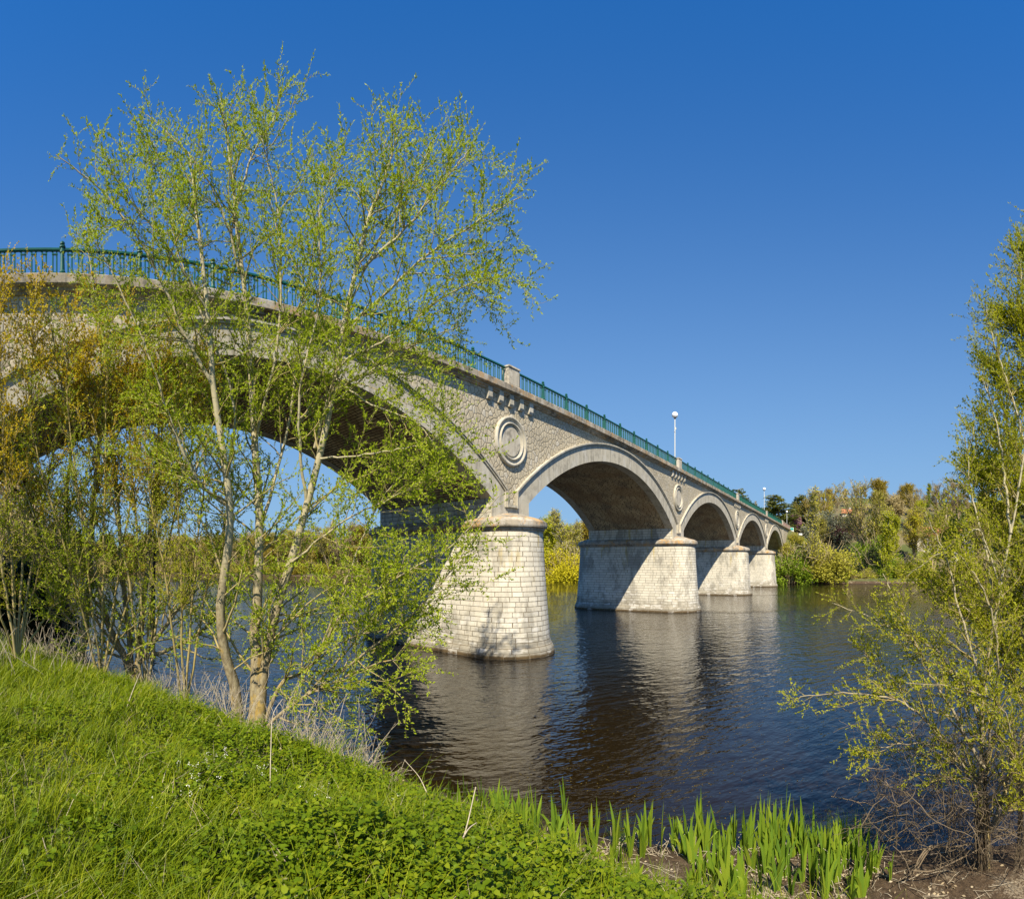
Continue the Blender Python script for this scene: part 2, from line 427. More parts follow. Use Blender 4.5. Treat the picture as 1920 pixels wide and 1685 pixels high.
for i, cx in enumerate(ARCH):
    r = ring(cx, YA - .06, YA + .75, .3).build('arch_ring', M['dressed'], BR)
    moulding(cx, YA - .20, YA + .05, 1).build('hood_moulding', M['dressed'], r)
    r = ring(cx, YB + .06, YB - .75, -.3).build('arch_ring', M['dressed'], BR)
    # barrel vault: brick, slightly behind the ring soffit
    n = 44; V = []; Q = []; U = []
    pts = [(-HS - .02, ZB - .3)] + arcpts(RI + .03, CI, HS + .02, n) + [(HS + .02, ZB - .3)]
    L = 0; pr = pts[0]; ys = [YA + .74, YB - .74]
    for p_ in pts:
        L += math.hypot(p_[0] - pr[0], p_[1] - pr[1]); pr = p_
        for yv in ys: V.append((cx + p_[0], yv, p_[1])); U.append((yv, L))
    for k in range(len(pts) - 1): Q.append((2 * k, 2 * k + 1, 2 * k + 3, 2 * k + 2))
    MB().add(V, Q, U).build('vault', M['vault'], BR)

def outer_z(xx):
    z = -99.
    for cx in ARCH:
        d = abs(xx - cx)
        if d < 13.2: z = max(z, CO + math.sqrt((RO - .1) ** 2 - d * d))
    return z if z > -50 else ZB - .2
def spandrel(y, s):
    mb = MB()
    xs = set(np.round(np.arange(ARCH[0] - 13.2, ARCH[-1] + 13.21, .6), 3))
    for cx in ARCH: xs |= {round(cx - 13.1999, 3), round(cx + 13.1999, 3)}
    for c in PIERS: xs |= {round(c - .55, 3), round(c + .55, 3)}
    xs = sorted(xs); V = []; Q = []
    for xx in xs: V += [(xx, y, outer_z(xx)), (xx, y, ZT)]
    for k in range(len(xs) - 1):
        q = (2 * k, 2 * k + 2, 2 * k + 3, 2 * k + 1); Q.append(q if s > 0 else q[::-1])
    return mb.add(V, Q)
spandrel(YA, 1).build('spandrel_wall', M['rubble'], BR)
spandrel(YB, -1).build('spandrel_wall', M['rubble'], BR)

def stadium(a, yc0, yc1, n=18):
    P = []
    for i in range(n + 1):
        t = PI + PI * i / n; P.append((a * math.cos(t), yc0 + a * math.sin(t)))
    for i in range(n + 1):
        t = PI * i / n; P.append((a * math.cos(t), yc1 + a * math.sin(t)))
    return P
def stad_mesh(rows, cx, yc0=17.7, yc1=26.8, top=True):
    V = []; Q = []; U = []
    for (a, z) in rows:
        P = stadium(a, yc0, yc1); P.append(P[0]); Pm = stadium(2.2, yc0, yc1); Pm.append(Pm[0])
        L = 0; pr = Pm[0]
        for q_, pm in zip(P, Pm):
            L += math.hypot(pm[0] - pr[0], pm[1] - pr[1]); pr = pm
            V.append((cx + q_[0], q_[1], z)); U.append((L, z))
    k = len(P)
    for j in range(len(rows) - 1):
        for i in range(k - 1): Q.append((j * k + i, j * k + i + 1, (j + 1) * k + i + 1, (j + 1) * k + i))
    if top: Q.append(tuple((len(rows) - 1) * k + i for i in range(k - 1)))
    return MB().add(V, Q, U)

def pier(cx):
    b = stad_mesh([(2.75, -2.6), (2.62, .12), (2.56, .38), (2.42, .60), (2.36, .9), (2.20, 2.9), (2.07, 4.8), (1.98, 6.62)], cx).build('pier', M['pier'], BR, smooth=False)
    stad_mesh([(1.97, 6.60), (2.06, 6.66), (2.07, 6.74), (2.20, 6.82), (2.22, 6.90), (2.20, 7.12), (2.02, 7.22), (1.9, 7.30)], cx, 17.7, 26.8, False).build('cap', M['cap'], b)
    for s, yc, yf in ((-1, 17.7, YA - .05), (1, 26.8, YB + .05)):
        mb = MB(); V = []; n = 14; Q = []
        rr = [(1.92, 7.28, 0), (1.5, 7.40, .12), (.9, 7.56, .25), (.3, 7.66, .3)]
        for (a, z, sh) in rr:
            for i in range(n + 1):
                t = PI * i / n; V.append((cx + a * math.cos(t), yc + s * max(0, a * math.sin(t) * 1.0), z))
        for j in range(3):
            for i in range(n): Q.append((j * (n + 1) + i, j * (n + 1) + i + 1, (j + 1) * (n + 1) + i + 1, (j + 1) * (n + 1) + i))
        mb.add(V, Q).build('cap', M['cap'], b, smooth=True)
    # plain stone shaft between cap and springing, and the springer block faces
    mb = MB(); s_ = 1.665
    V = [(cx - s_, YA + .02, 7.1), (cx - s_, YB - .02, 7.1), (cx - s_, YB - .02, 8.40), (cx - s_, YA + .02, 8.40)]
    U = [(0, 7.1), (9.5, 7.1), (9.5, 8.4), (0, 8.4)]
    mb.add(V, [(0, 1, 2, 3)], U)
    V = [(cx + s_, y_, z_) for (_, y_, z_) in V]; mb.add(V, [(3, 2, 1, 0)], U)
    mb.build('pier_shaft', M['pier'], b)
    mb = MB().box(cx - 1.2, cx + 1.2, YA - .055, YB + .055, 7.2, 7.955)
    mb.box(cx - .58, cx + .58, YA - .04, YA + .3, 7.9, 8.04)
    mb.box(cx - .42, cx + .42, YA - .19, YA + .1, 7.97, 8.10)
    mb.build('springer_block', M['dressed'], b)
for c in PIERS: pier(c)

def medallion(cx):
    prof = [(1.38, -.05), (1.38, .12), (1.34, .17), (1.24, .17), (1.20, .09), (1.06, .07), (1.03, .15), (.99, .18), (.95, .15), (.92, .03), (.80, .02)]
    mb = MB().lathe(prof, (cx, YA, 11.62), 56, 'y'); mb.Q = [q[::-1] for q in mb.Q]
    o = mb.build('medallion', M['dressed'], BR, smooth=True)
    mb = MB().lathe([(.84, 0), (.83, .06), (.80, .08), (.4, .08), (.001, .08)], (cx, YA, 11.62), 48, 'y'); mb.Q = [q[::-1] for q in mb.Q]
    mb.build('disc', M['pillar'], o)
def corbels(cx, n=5):
    for k in range(n):
        x_ = cx + (k - (n - 1) / 2) * .915; w = .17
        V = [(x_ - w, YA + .05, 13.50), (x_ + w, YA + .05, 13.50), (x_ + w, YA + .05, 14.2), (x_ - w, YA + .05, 14.2),
             (x_ - w, YA - .15, 13.50), (x_ + w, YA - .15, 13.50), (x_ + w, YA - .21, 13.62), (x_ - w, YA - .21, 13.62),
             (x_ + w, YA - .21, 14.12), (x_ - w, YA - .21, 14.12)]
        Qc = [(0, 4, 5, 1)[::-1], (4, 7, 6, 5)[::-1], (7, 9, 8, 6)[::-1], (0, 3, 9, 7, 4)[::-1], (1, 5, 6, 8, 2)[::-1]]
        MB().add(V, Qc).build('corbel', M['dressed'], BR)
for c in PIERS + [PIERS[0] - PP]:
    medallion(c); corbels(c - .1)

# abutments and approach walls
XL, XR = -34.0, 146.5
mb = MB()
c = PIERS[0] - PP
mb.box(c - 8, c + 1.665, YA + .02, YB - .02, -1.5, 8.4)
mb.build('abutment', M['pier'], BR)
MB().box(XL, c - .6, YA, YA + .6, 0, ZT).build('approach_wall', M['rubble'], BR); MB().box(XL, c - .6, YB - .6, YB, 0, ZT).build('approach_wall', M['rubble'], BR)
mb = MB()
xr = ARCH[-1] + HS
mb.box(xr, xr + 4, YA + .02, YB - .02, -1.5, 8.4); mb.build('abutment', M['pier'], BR)
mb = MB()
xe = ARCH[-1] + 13.19
mb.add([(xe, YA, 5), (xe + 3.5, YA, 4), (XR, YA, 13.2), (XR, YA, ZT), (xe, YA, ZT), (xe, YA + .6, 5), (xe + 3.5, YA + .6, 4), (XR, YA + .6, 13.2), (XR, YA + .6, ZT), (xe, YA + .6, ZT)],
       [(0, 1, 2, 3, 4), (1, 6, 7, 2), (0, 5, 6, 1), (5, 9, 8, 7, 6), (2, 7, 8, 3)])
mb.build('approach_wall', M['rubble'], BR)
MB().box(xe, XR, YB - .6, YB, 2, ZT).build('approach_wall', M['rubble'], BR)
MB().box(xe - 1.1, xe + .25, YA - .07, YA + .2, 7.2, ZT - .3).build('pilaster', M['dressed'], BR)

# cornice, coping, deck
xs = list(np.arange(XL, XR, 1.15)) + [XR]
pf = [(YA + .4, 14.02), (YA - .08, 14.02), (YA - .12, 14.09), (YA - .20, 14.12), (YA - .22, 14.20), (YA - .36, 14.235), (YA - .40, 14.27), (YA - .40, 14.56), (YA - .36, 14.60), (YA + .4, 14.63)]
MB().profile(pf, xs).build('coping', M['coping'], BR)
pb = [(2 * 22.25 - y_, z_) for (y_, z_) in pf][::-1]
MB().profile(pb, [XL, XR]).build('coping', M['coping'], BR)
MB().box(XL, XR, YA + .4, YB - .4, 13.6, 14.45).build('deck', M['asphalt'], BR)
for ya_, yb_ in ((YA + .41, YA + 1.9), (YB - 1.9, YB - .41)): MB().box(XL, XR, ya_, yb_, 14.451, 14.6).build('footway', M['coping'], BR)

# parapet pillars, railing posts and panels
def pillar(cx, yc=YA - .02):
    o = MB().box(cx - .475, cx + .475, yc - .25, yc + .25, 14.60, 15.60).build('parapet_pillar', M['pillar'], BR)
    MB().box(cx - .40, cx + .40, yc - .262, yc + .262, 14.70, 15.50).build('raised_panel', M['pillar'], o)
    MB().box(cx - .52, cx + .52, yc - .30, yc + .30, 15.602, 15.70, .02, .02).build('pillar_cap', M['pillar'], o)
    MB().box(cx - .50, cx + .50, yc - .275, yc + .275, 14.62, 14.68).build('plinth', M['pillar'], o)
YR = YA - .04; PW = 2.665
def rail_post_mesh():
    mb = MB().lathe([(.13, 0), (.13, .07), (.10, .10), (.115, .16), (.085, .22), (.075, .5), (.072, .80), (.10, .84), (.10, .90), (.075, .93), (.075, .99), (.11, 1.01), (.11, 1.05), (.05, 1.08), (.085, 1.12), (.085, 1.17), (.04, 1.22), (.001, 1.23)], (0, 0, 0), 10)
    return mb
def rail_panel_mesh():
    mb = MB(); W = PW - .16; n = 7; pit = W / n
    prof = [(-.06, .905), (.06, .905), (.06, .965), (.035, .99), (-.035, .99), (-.06, .965)]
    mb.profile(prof, [-W / 2, W / 2]); mb.box(-W / 2, W / 2, -.025, .025, .872, .904)
    mb.box(-W / 2, W / 2, -.03, .03, .025, .075)
    for k in range(n):
        x_ = -W / 2 + pit * (k + .5)
        for s in (-1, 1):
            xb = x_ + s * .066
            mb.lathe([(.036, .075), (.036, .12), (.026, .14), (.026, .74), (.036, .77), (.036, .80), (.024, .83), (.024, .885)], (xb, 0, 0), 6)
        mb.box(x_ - .095, x_ + .095, -.03, .03, .755, .795); mb.box(x_ - .095, x_ + .095, -.03, .03, .135, .170)
        # small arch joining one pair to the next
        xa = x_ + pit / 2; r = pit / 2 - .07
        if k < n - 1:
            V = []; Qa = []
            for i in range(7):
                t = PI * i / 6
                for rr in (r, r + .03):
                    for yy in (-.014, .014): V.append((xa + rr * math.cos(t), yy, .80 + rr * .9 * math.sin(t) * .75))
            for i in range(6):
                a = i * 4
                Qa += [(a, a + 4, a + 5, a + 1), (a + 2, a + 3, a + 7, a + 6), (a, a + 2, a + 6, a + 4), (a + 1, a + 5, a + 7, a + 3)]
            mb.add(V, Qa)
    return mb
pm = None; qm = None
def place(mesh_, name, x_):
    o = link(name, mesh_, BR); o.location = (x_, YR, 14.63); return o
pm = rail_post_mesh().build('railing_post', M['green'], BR); pm.location = (0, YR, 14.63)
qm = rail_panel_mesh().build('railing_panel', M['green'], BR); qm.location = (0, YR, 14.63)
first = True
ends = [PIERS[0] - PP] + PIERS
for k, c in enumerate(ends):
    pillar(c)
    npan = 10 if k < len(ends) - 1 else 9
    start = c + .475
    for j in range(npan):
        xc = start + (j + .5) * PW
        if j < npan - 1: place(pm.data, 'railing_post', start + (j + 1) * PW)
        place(qm.data, 'railing_panel', xc)
bpy.data.objects.remove(pm); bpy.data.objects.remove(qm)
xw = PIERS[-1] + .475 + 9 * PW
MB().box(xw, xw + .5, YR - .25, YR + .25, 14.6, 15.80).build('parapet_pillar', M['pillar'], BR)
MB().box(xw + .5, XR - .3, YR - .12, YR + .14, 14.6, 15.50).build('brick_parapet', M['redbrick'], BR)
MB().box(xw + .5, XR - .3, YR - .16, YR + .18, 15.502, 15.60).build('parapet_coping', M['pillar'], BR)

# lamps
def lamp(x_, y_, zb, label, h=5.35, xtra=True):
    L = empty('street_lamp', (x_, y_, zb), label, 'street lamp', 'white globe lamps along the bridge road')
    MB().lathe([(.11, 0), (.11, .6), (.06, .7), (.05, h), (.001, h)], n=10).build('pole', M['lamp_pole'], L, smooth=True)
    prof = [(.33 * math.sin(t), h + .36 - .33 * math.cos(t)) for t in np.linspace(.28, PI - .001, 14)]
    g = MB().lathe(prof, n=24).build('globe', M['globe'], L, smooth=True)
    MB().lathe([(.001, h - .02), (.1, h - .02), (.12, h + .06), (.08, h + .08)], n=12).build('collar', M['asphalt'], g)
    if xtra:
        MB().box(.05, .20, -.08, .08, h - 1.15, h - .90).build('control_box', M['cream'], L)
        MB().box(-.28, .28, -.02, .02, h - 1.42, h - 1.38).build('flag_bracket', M['lamp_pole'], L)
lamp(50.33, 17.95, 14.6, 'nearest white globe lamp on a grey pole above the bridge railing')
lamp(PIERS[3] + .3, 17.95, 14.6, 'white globe lamp at the far half of the bridge before dark conifers')
lamp(148.8, 18.6, 13.9, 'small white globe lamp beyond the bridge end by the brick parapet', 5.6)

#@@VEG0
# ------------------------------------------------------------------ vegetation
M['leaf_willow'] = mat_leaf('willow_leaf', (.17, .25, .006), (.31, .40, .008), (.52, .56, .06), .42, .18, .55)
M['leaf_bronze'] = mat_leaf('bronze_leaf', (.42, .26, .008), (.50, .38, .012), (.40, .42, .02), .42, .2, .6)
M['leaf_olive'] = mat_leaf('olive_leaf', (.22, .26, .008), (.34, .365, .010), (.48, .46, .03), .42, .2, .6)
M['bark'] = mat_bark('willow_bark', (.17, .135, .075), (.33, .28, .165), (.42, .27, .02), .45, .4, 1.5)
M['bark_pale'] = mat_bark('pale_bark', (.22, .18, .11), (.36, .31, .20), (.40, .27, .03), .5, .45, 1.0)
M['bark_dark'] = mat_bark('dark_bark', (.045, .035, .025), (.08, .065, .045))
M['twig'] = mat_plain('twig_bark', (.38, .31, .14), .85, .2, .2)
M['twig_olive'] = mat_plain('olive_twig_bark', (.36, .29, .11), .85, .2, .25)
M['twig_dead'] = mat_plain('dead_twig', (.20, .155, .10), .9, .15, .3)
M['straw'] = mat_plain('dry_stalk', (.50, .43, .31), .8, .2, .2)

def nrm(v): return v / np.maximum(np.linalg.norm(v, axis=-1, keepdims=True), 1e-9)
def smooth_line(pts, n):
    pts = np.asarray(pts, float); k = len(pts)
    if k == 2: return pts[0] + (pts[1] - pts[0]) * np.linspace(0, 1, n)[:, None]
    P = np.vstack([2 * pts[0] - pts[1], pts, 2 * pts[-1] - pts[-2]])
    out = []
    for t in np.linspace(0, k - 1 - 1e-6, n):
        i = int(t); f = t - i; a, b, c, d = P[i], P[i + 1], P[i + 2], P[i + 3]
        out.append(.5 * (2 * b + (c - a) * f + (2 * a - 5 * b + 4 * c - d) * f * f + (3 * b - a - 3 * c + d) * f ** 3))
    return np.array(out)
def grow(base, dirs, L, n, up=.3, wob=.25, r=None):
    """(N,3) bases -> (N,n+1,3) wandering polylines"""
    r = r or rng
    N = len(base); P = np.zeros((N, n + 1, 3)); P[:, 0] = base; d = nrm(dirs)
    st = (L / n)[:, None]
    for i in range(n):
        d = nrm(d + np.array([0, 0, up / n]) + r.normal(0, wob / math.sqrt(n), (N, 3)))
        P[:, i + 1] = P[:, i] + d * st
    return P
def tubes(P, R, sides=4):
    N, k, _ = P.shape
    T = np.gradient(P, axis=1); T = nrm(T)
    ref = np.array([.31, .22, .92]) if sides < 6 else np.array([.9, .3, .1])
    A = nrm(np.cross(T, ref)); B = np.cross(T, A)
    an = np.arange(sides) * 2 * PI / sides
    V = P[:, :, None, :] + R[:, :, None, None] * (A[:, :, None, :] * np.cos(an)[None, None, :, None] + B[:, :, None, :] * np.sin(an)[None, None, :, None])
    V = V.reshape(-1, 3)
    idx = np.arange(N * k * sides).reshape(N, k, sides)
    a = idx[:, :-1, :]; b = idx[:, 1:, :]; nx = np.roll(np.arange(sides), -1)
    Q = np.stack([a, a[:, :, nx], b[:, :, nx], b], -1).reshape(-1, 4)
    return V, Q
def sample(P, R, counts, t0, t1, r=None):
    """points along polylines: returns position, tangent, parent radius, t, parent index"""
    r = r or rng
    idx = np.repeat(np.arange(len(P)), counts); t = r.uniform(t0, t1, len(idx)); k = P.shape[1] - 1
    f = t * k; i = np.minimum(f.astype(int), k - 1); f = f - i
    p = P[idx, i] * (1 - f)[:, None] + P[idx, i + 1] * f[:, None]
    T = nrm(P[idx, i + 1] - P[idx, i]); rr = R[idx, i] * (1 - f) + R[idx, i + 1] * f
    return p, T, rr, t, idx
def splay(T, ang, r=None):
    r = r or rng
    q = r.normal(0, 1, T.shape); q = nrm(q - T * np.sum(q * T, -1, keepdims=True))
    return nrm(T * np.cos(ang)[:, None] + q * np.sin(ang)[:, None])
def leafquads(p, d, L, W, r=None, flat=1.1):
    """diamond leaves; p base, d direction"""
    r = r or rng
    N = len(p); u = r.normal(0, 1, (N, 3)) + np.array([-.6, -.4, .85]) * flat
    side = nrm(np.cross(d, u)); up = np.cross(side, d)
    Lc = (L * r.uniform(.6, 1.25, N))[:, None]; Wc = (W * r.uniform(.7, 1.2, N))[:, None]
    V = np.stack([p, p + d * Lc * .5 + side * Wc * .5 + up * Wc * .18, p + d * Lc, p + d * Lc * .5 - side * Wc * .5 + up * Wc * .18], 1).reshape(-1, 3)
    return V, np.arange(N * 4).reshape(-1, 4)
def cat(parts):
    V = []; Q = []; n = 0
    for v, q in parts: V.append(v); Q.append(q + n); n += len(v)
    return np.concatenate(V), np.concatenate(Q)

def build_tree(name, label, category, base, stems, l1=(4, 1.6, .8, .35), l2=(6, .55, .8, .1), leaf=(22, .055, .02), mats=('bark', 'twig', 'leaf_willow'),
               group=None, l1t=(.12, .96), r1=.35, r2=.004, extra=None, l3=None, seed=1, taper=.75, droop=None):
    """stems: list of (points, r0, r1); l1 = branches per metre, length, angle, upturn; l2 = twigs per metre...; leaf = per metre of twig, length, width"""
    r = np.random.default_rng(seed)
    base = np.asarray(base, float)
    T = empty(name, base, label, category, group)
    K = 26; SP = np.array([smooth_line(s[0], K) for s in stems]); SR = np.array([s[1] + (s[2] * 1.6 - s[1]) * np.linspace(0, 1, K) ** taper for s in stems])
    SP[:, 1:-1] += r.normal(0, .012, SP[:, 1:-1].shape)
    V, Q = tubes(SP, SR, 9)
    link('trunk', mesh('trunk', V - base, Q, M[mats[0]], smooth=True), T)
    Ls = np.linalg.norm(np.diff(SP, axis=1), axis=2).sum(1)
    p, t_, rr, t, idx = sample(SP, SR, np.maximum(1, (Ls * l1[0]).astype(int)), l1t[0], l1t[1], r)
    L = l1[1] * r.uniform(.45, 1.25, len(p)) * (1 - .68 * t)
    P1 = grow(p, splay(t_, r.normal(l1[2], .2, len(p)), r), L, 7, l1[3], .35, r)
    b1 = np.minimum(rr * .55, .012 + L * r1 * .03)
    R1 = b1[:, None] * (1 - .8 * np.linspace(0, 1, 8))[None]
    V, Q = tubes(P1, R1, 4)
    link('branches', mesh('branches', V - base, Q, M[mats[1]], smooth=True), T)
    L1s = L
    p, t_, rr, t, idx = sample(P1, R1, np.maximum(1, (L1s * l2[0] + r.uniform(0, 1, len(L1s))).astype(int)), .15, 1, r)
    # twigs also on the upper stems
    ps, ts, rs, tt, _ = sample(SP, SR, (Ls * l2[0] * .6).astype(int), max(.35, l1t[0]), 1, r)
    p = np.vstack([p, ps]); t_ = np.vstack([t_, ts])
    L = l2[1] * r.uniform(.4, 1.3, len(p))
    P2 = grow(p, splay(t_, r.normal(l2[2], .25, len(p)), r), L, 4, l2[3], .3, r)
    R2 = np.full((len(p), 5), r2) * np.linspace(1, .5, 5)[None]
    V, Q = tubes(P2, R2, 3)
    link('twigs', mesh('twigs', V - base, Q, M[mats[1]]), T)
    p, t_, _, t, _ = sample(P2, R2, np.maximum(1, (L * leaf[0]).astype(int)), .1, 1, r)
    p1, t1, _, tt, _ = sample(P1, R1, (L1s * leaf[0] * .45).astype(int), .35, 1, r)
    p = np.vstack([p, p1]); t_ = np.vstack([t_, t1])
    d = splay(t_, r.uniform(.35, 1.2, len(p)), r); d[:, 2] += .25; d = nrm(d)
    V, Q = leafquads(p, d, leaf[1], leaf[2], r)
    link('foliage', mesh('foliage', V - base, Q, M[mats[2]]), T)
    return T

def S(pts, r0, r1): return ([at(*q) for q in pts], r0, r1)

def hit(px, py, dmin=1.5):
    a = (px - X0) / F; D = np.arange(dmin, 60, .02); zr = EYE - D * (py - YH) / F
    g_ = np.maximum(ground(np.sin(a) * D, np.cos(a) * D), 0)
    k_ = np.nonzero(zr <= g_)[0]; return float(D[k_[0]]) if len(k_) else 20.0
# big riverside willow in front of the first arch
st = [
 S([(452, 1385, 13), (440, 1290, 13), (412, 1160, 12.8), (432, 1000, 12.6), (425, 900, 12.5), (400, 720, 12.4), (388, 580, 12.4), (374, 450, 12.5), (365, 370, 12.6), (356, 290, 12.8)], .17, .012),
 S([(475, 1385, 13.1), (480, 1270, 13.1), (478, 1180, 13.2), (487, 1000, 13.3), (478, 830, 13.4), (465, 620, 13.5), (445, 430, 13.6), (430, 290, 13.6), (414, 185, 13.7)], .20, .012),
 S([(485, 1385, 13), (492, 1280, 13), (520, 1140, 13), (575, 950, 12.9), (620, 760, 12.8), (648, 590, 12.8), (686, 430, 12.9), (722, 330, 13), (748, 240, 13.2)], .17, .01),
 S([(640, 618, 12.8), (692, 579, 12.7), (790, 486, 12.5), (883, 422, 12.2), (975, 370, 12)], .05, .006),
 S([(670, 512, 12.9), (765, 422, 12.8), (840, 330, 12.9), (885, 275, 13)], .045, .006),
 S([(560, 790, 13), (620, 735, 12.7), (712, 691, 12.3), (790, 640, 12.1), (870, 610, 11.9)], .04, .005),
 S([(590, 840, 13), (637, 689, 12.6), (702, 650, 12.4), (766, 611, 12.2), (840, 552, 12.0), (940, 515, 11.8)], .045, .006),
 S([(478, 1387, 13), (521, 1290, 12.9), (560, 1264, 12.7), (592, 1240, 12.5), (640, 1153, 12.3), (712, 1103, 12), (784, 1060, 11.8), (850, 1020, 11.7), (935, 930, 11.6)], .06, .006),
 S([(484, 1387, 13), (513, 1350, 12.9), (573, 1304, 12.7), (640, 1259, 12.4), (736, 1184, 12), (796, 1129, 11.8), (856, 1055, 11.6), (900, 990, 11.5)], .055, .006),
 S([(573, 1304, 12.7), (640, 1272, 12.4), (720, 1240, 12), (800, 1235, 11.8)], .035, .005),
 S([(401, 726, 12.4), (346, 628, 12.2), (314, 551, 12.1), (255, 440, 12), (185, 350, 12), (105, 290, 12)], .055, .006),
 S([(448, 508, 13.5), (425, 420, 13.3), (385, 330, 13.2), (325, 260, 13.2), (275, 215, 13.3)], .04, .005),
 S([(437, 416, 13.6), (470, 300, 13.7), (510, 230, 13.8), (528, 180, 13.9)], .04, .005),
 S([(430, 950, 12.6), (370, 900, 12.3), (317, 780, 12.1), (270, 640, 12), (215, 520, 12), (160, 420, 12.1)], .05, .006),
 S([(487, 1000, 13.3), (540, 800, 13.9), (560, 640, 14.2), (590, 450, 14.4), (610, 300, 14.5)], .05, .006),
 S([(620, 760, 12.8), (690, 700, 12.3), (740, 660, 12.1), (800, 640, 12)], .03, .005),
 S([(600, 860, 12.8), (700, 850, 12.2), (800, 830, 11.9), (850, 800, 11.8)], .03, .004),
 S([(540, 1060, 12.9), (640, 980, 12.4), (740, 930, 12), (830, 880, 11.8)], .035, .004),
 S([(425, 900, 12.5), (436, 740, 13.4), (350, 520, 13.8), (305, 350, 14), (290, 270, 14.1)], .045, .005),
 S([(388, 580, 12.4), (320, 470, 12.0), (250, 380, 11.9), (200, 310, 11.9)], .035, .004),
 S([(478, 830, 13.4), (520, 640, 13.0), (525, 430, 12.8), (500, 300, 12.7), (475, 200, 12.8)], .045, .005),
 S([(648, 590, 12.8), (715, 440, 13.2), (780, 330, 13.4), (815, 260, 13.5)], .035, .004),
 S([(575, 950, 12.9), (560, 760, 12.4), (600, 560, 12.1), (600, 400, 12.0), (640, 290, 12)], .045, .005),
 S([(790, 486, 12.5), (850, 480, 12.2), (920, 470, 12.0), (955, 440, 11.9)], .018, .004),
 S([(760, 510, 12.4), (840, 520, 12.2), (900, 560, 12)], .018, .004),
 S([(615, 700, 12.8), (700, 760, 12.2), (780, 790, 11.9), (830, 860, 11.8)], .028, .004),
 S([(592, 1240, 12.5), (660, 1060, 12.6), (700, 960, 12.4), (760, 880, 12.2)], .03, .004),
 S([(573, 1304, 12.7), (660, 1210, 12.5), (730, 1120, 12.3), (760, 1040, 12.2)], .03, .004),
 S([(560, 1264, 12.7), (650, 1200, 12.4), (720, 1180, 12.1), (770, 1160, 12)], .03, .004),
]
wb = at(468, 1385, 13.05); wb[2] = float(ground(wb[0], wb[1])) - .25
for q in st[:3] + st[7:9]: q[0][0][2] = wb[2]
build_tree('willow_tree', 'tall multi-stemmed willow with fresh green leaves on the grassy bank before the first arch', 'tree', wb, st,
           l1=(3.8, 2.6, .82, .10), l2=(7.5, .60, .75, .1), leaf=(36, .078, .032), seed=11)

# second pollarded willow and slim trunk to the left
st = [
 S([(249, 1275, 15), (237, 1240, 15), (202, 1173, 14.8), (185, 1097, 14.7), (166, 1002, 14.6), (142, 919, 14.5), (125, 800, 14.5), (105, 660, 14.6), (85, 560, 14.7)], .12, .008),
 S([(250, 1275, 15.1), (244, 1216, 15.1), (232, 1110, 15.1), (223, 979, 15.2), (214, 860, 15.2), (205, 720, 15.3), (180, 560, 15.3), (160, 440, 15.4)], .11, .008),
 S([(252, 1275, 15), (262, 1200, 15), (275, 1074, 15.1), (285, 955, 15.2), (294, 860, 15.2), (300, 720, 15.2), (290, 560, 15.2)], .13, .008),
 S([(262, 1240, 15), (319, 1162, 14.7), (361, 1101, 14.5), (400, 1010, 14.4)], .09, .008),
 S([(265, 1235, 15), (330, 1212, 14.8), (403, 1162, 14.6), (450, 1100, 14.4)], .08, .008),
 S([(250, 1240, 15), (190, 1215, 14.8), (120, 1150, 14.5), (60, 1060, 14.3), (10, 980, 14.2)], .05, .006),
 S([(290, 920, 15.2), (340, 800, 15.1), (350, 680, 15), (330, 560, 15)], .05, .006),
 S([(237, 1240, 15), (150, 1120, 14.4), (95, 1040, 14.3), (40, 900, 14.2), (15, 780, 14.2)], .05, .006),
]
b2 = at(250, 1278, 15); b2[2] = float(ground(b2[0], b2[1])) - .2
for q in st[:3]: q[0][0][2] = b2[2]
build_tree('willow_tree', 'squat pollarded willow with yellow lichen stems left of the tall willow', 'tree', b2, st,
           l1=(4.0, 2.2, .68, .25), l2=(8, .55, .75, .15), leaf=(32, .076, .031), seed=12)
st = [S([(148, 1256, 15.8), (158, 1180, 15.8), (166, 1100, 15.8), (172, 980, 15.8), (183, 860, 15.8), (192, 760, 15.7), (187, 640, 15.6), (180, 540, 15.5)], .17, .012),
      S([(176, 930, 15.8), (215, 830, 15.5), (250, 740, 15.4), (262, 640, 15.3)], .05, .008), S([(183, 860, 15.8), (140, 760, 15.5), (100, 690, 15.3), (40, 650, 15.2)], .05, .008)]
b3 = at(148, 1256, 15.8); b3[2] = float(ground(b3[0], b3[1])) - .2; st[0][0][0][2] = b3[2]
build_tree('poplar_tree', 'slim pale-trunked tree with bronze young leaves at the far left of the bank', 'tree', b3, st,
           l1=(4.4, 2.0, .65, .35), l2=(7, .55, .65, .3), leaf=(25, .076, .052), mats=('bark_pale', 'twig', 'leaf_bronze'), seed=13, l1t=(.35, 1))
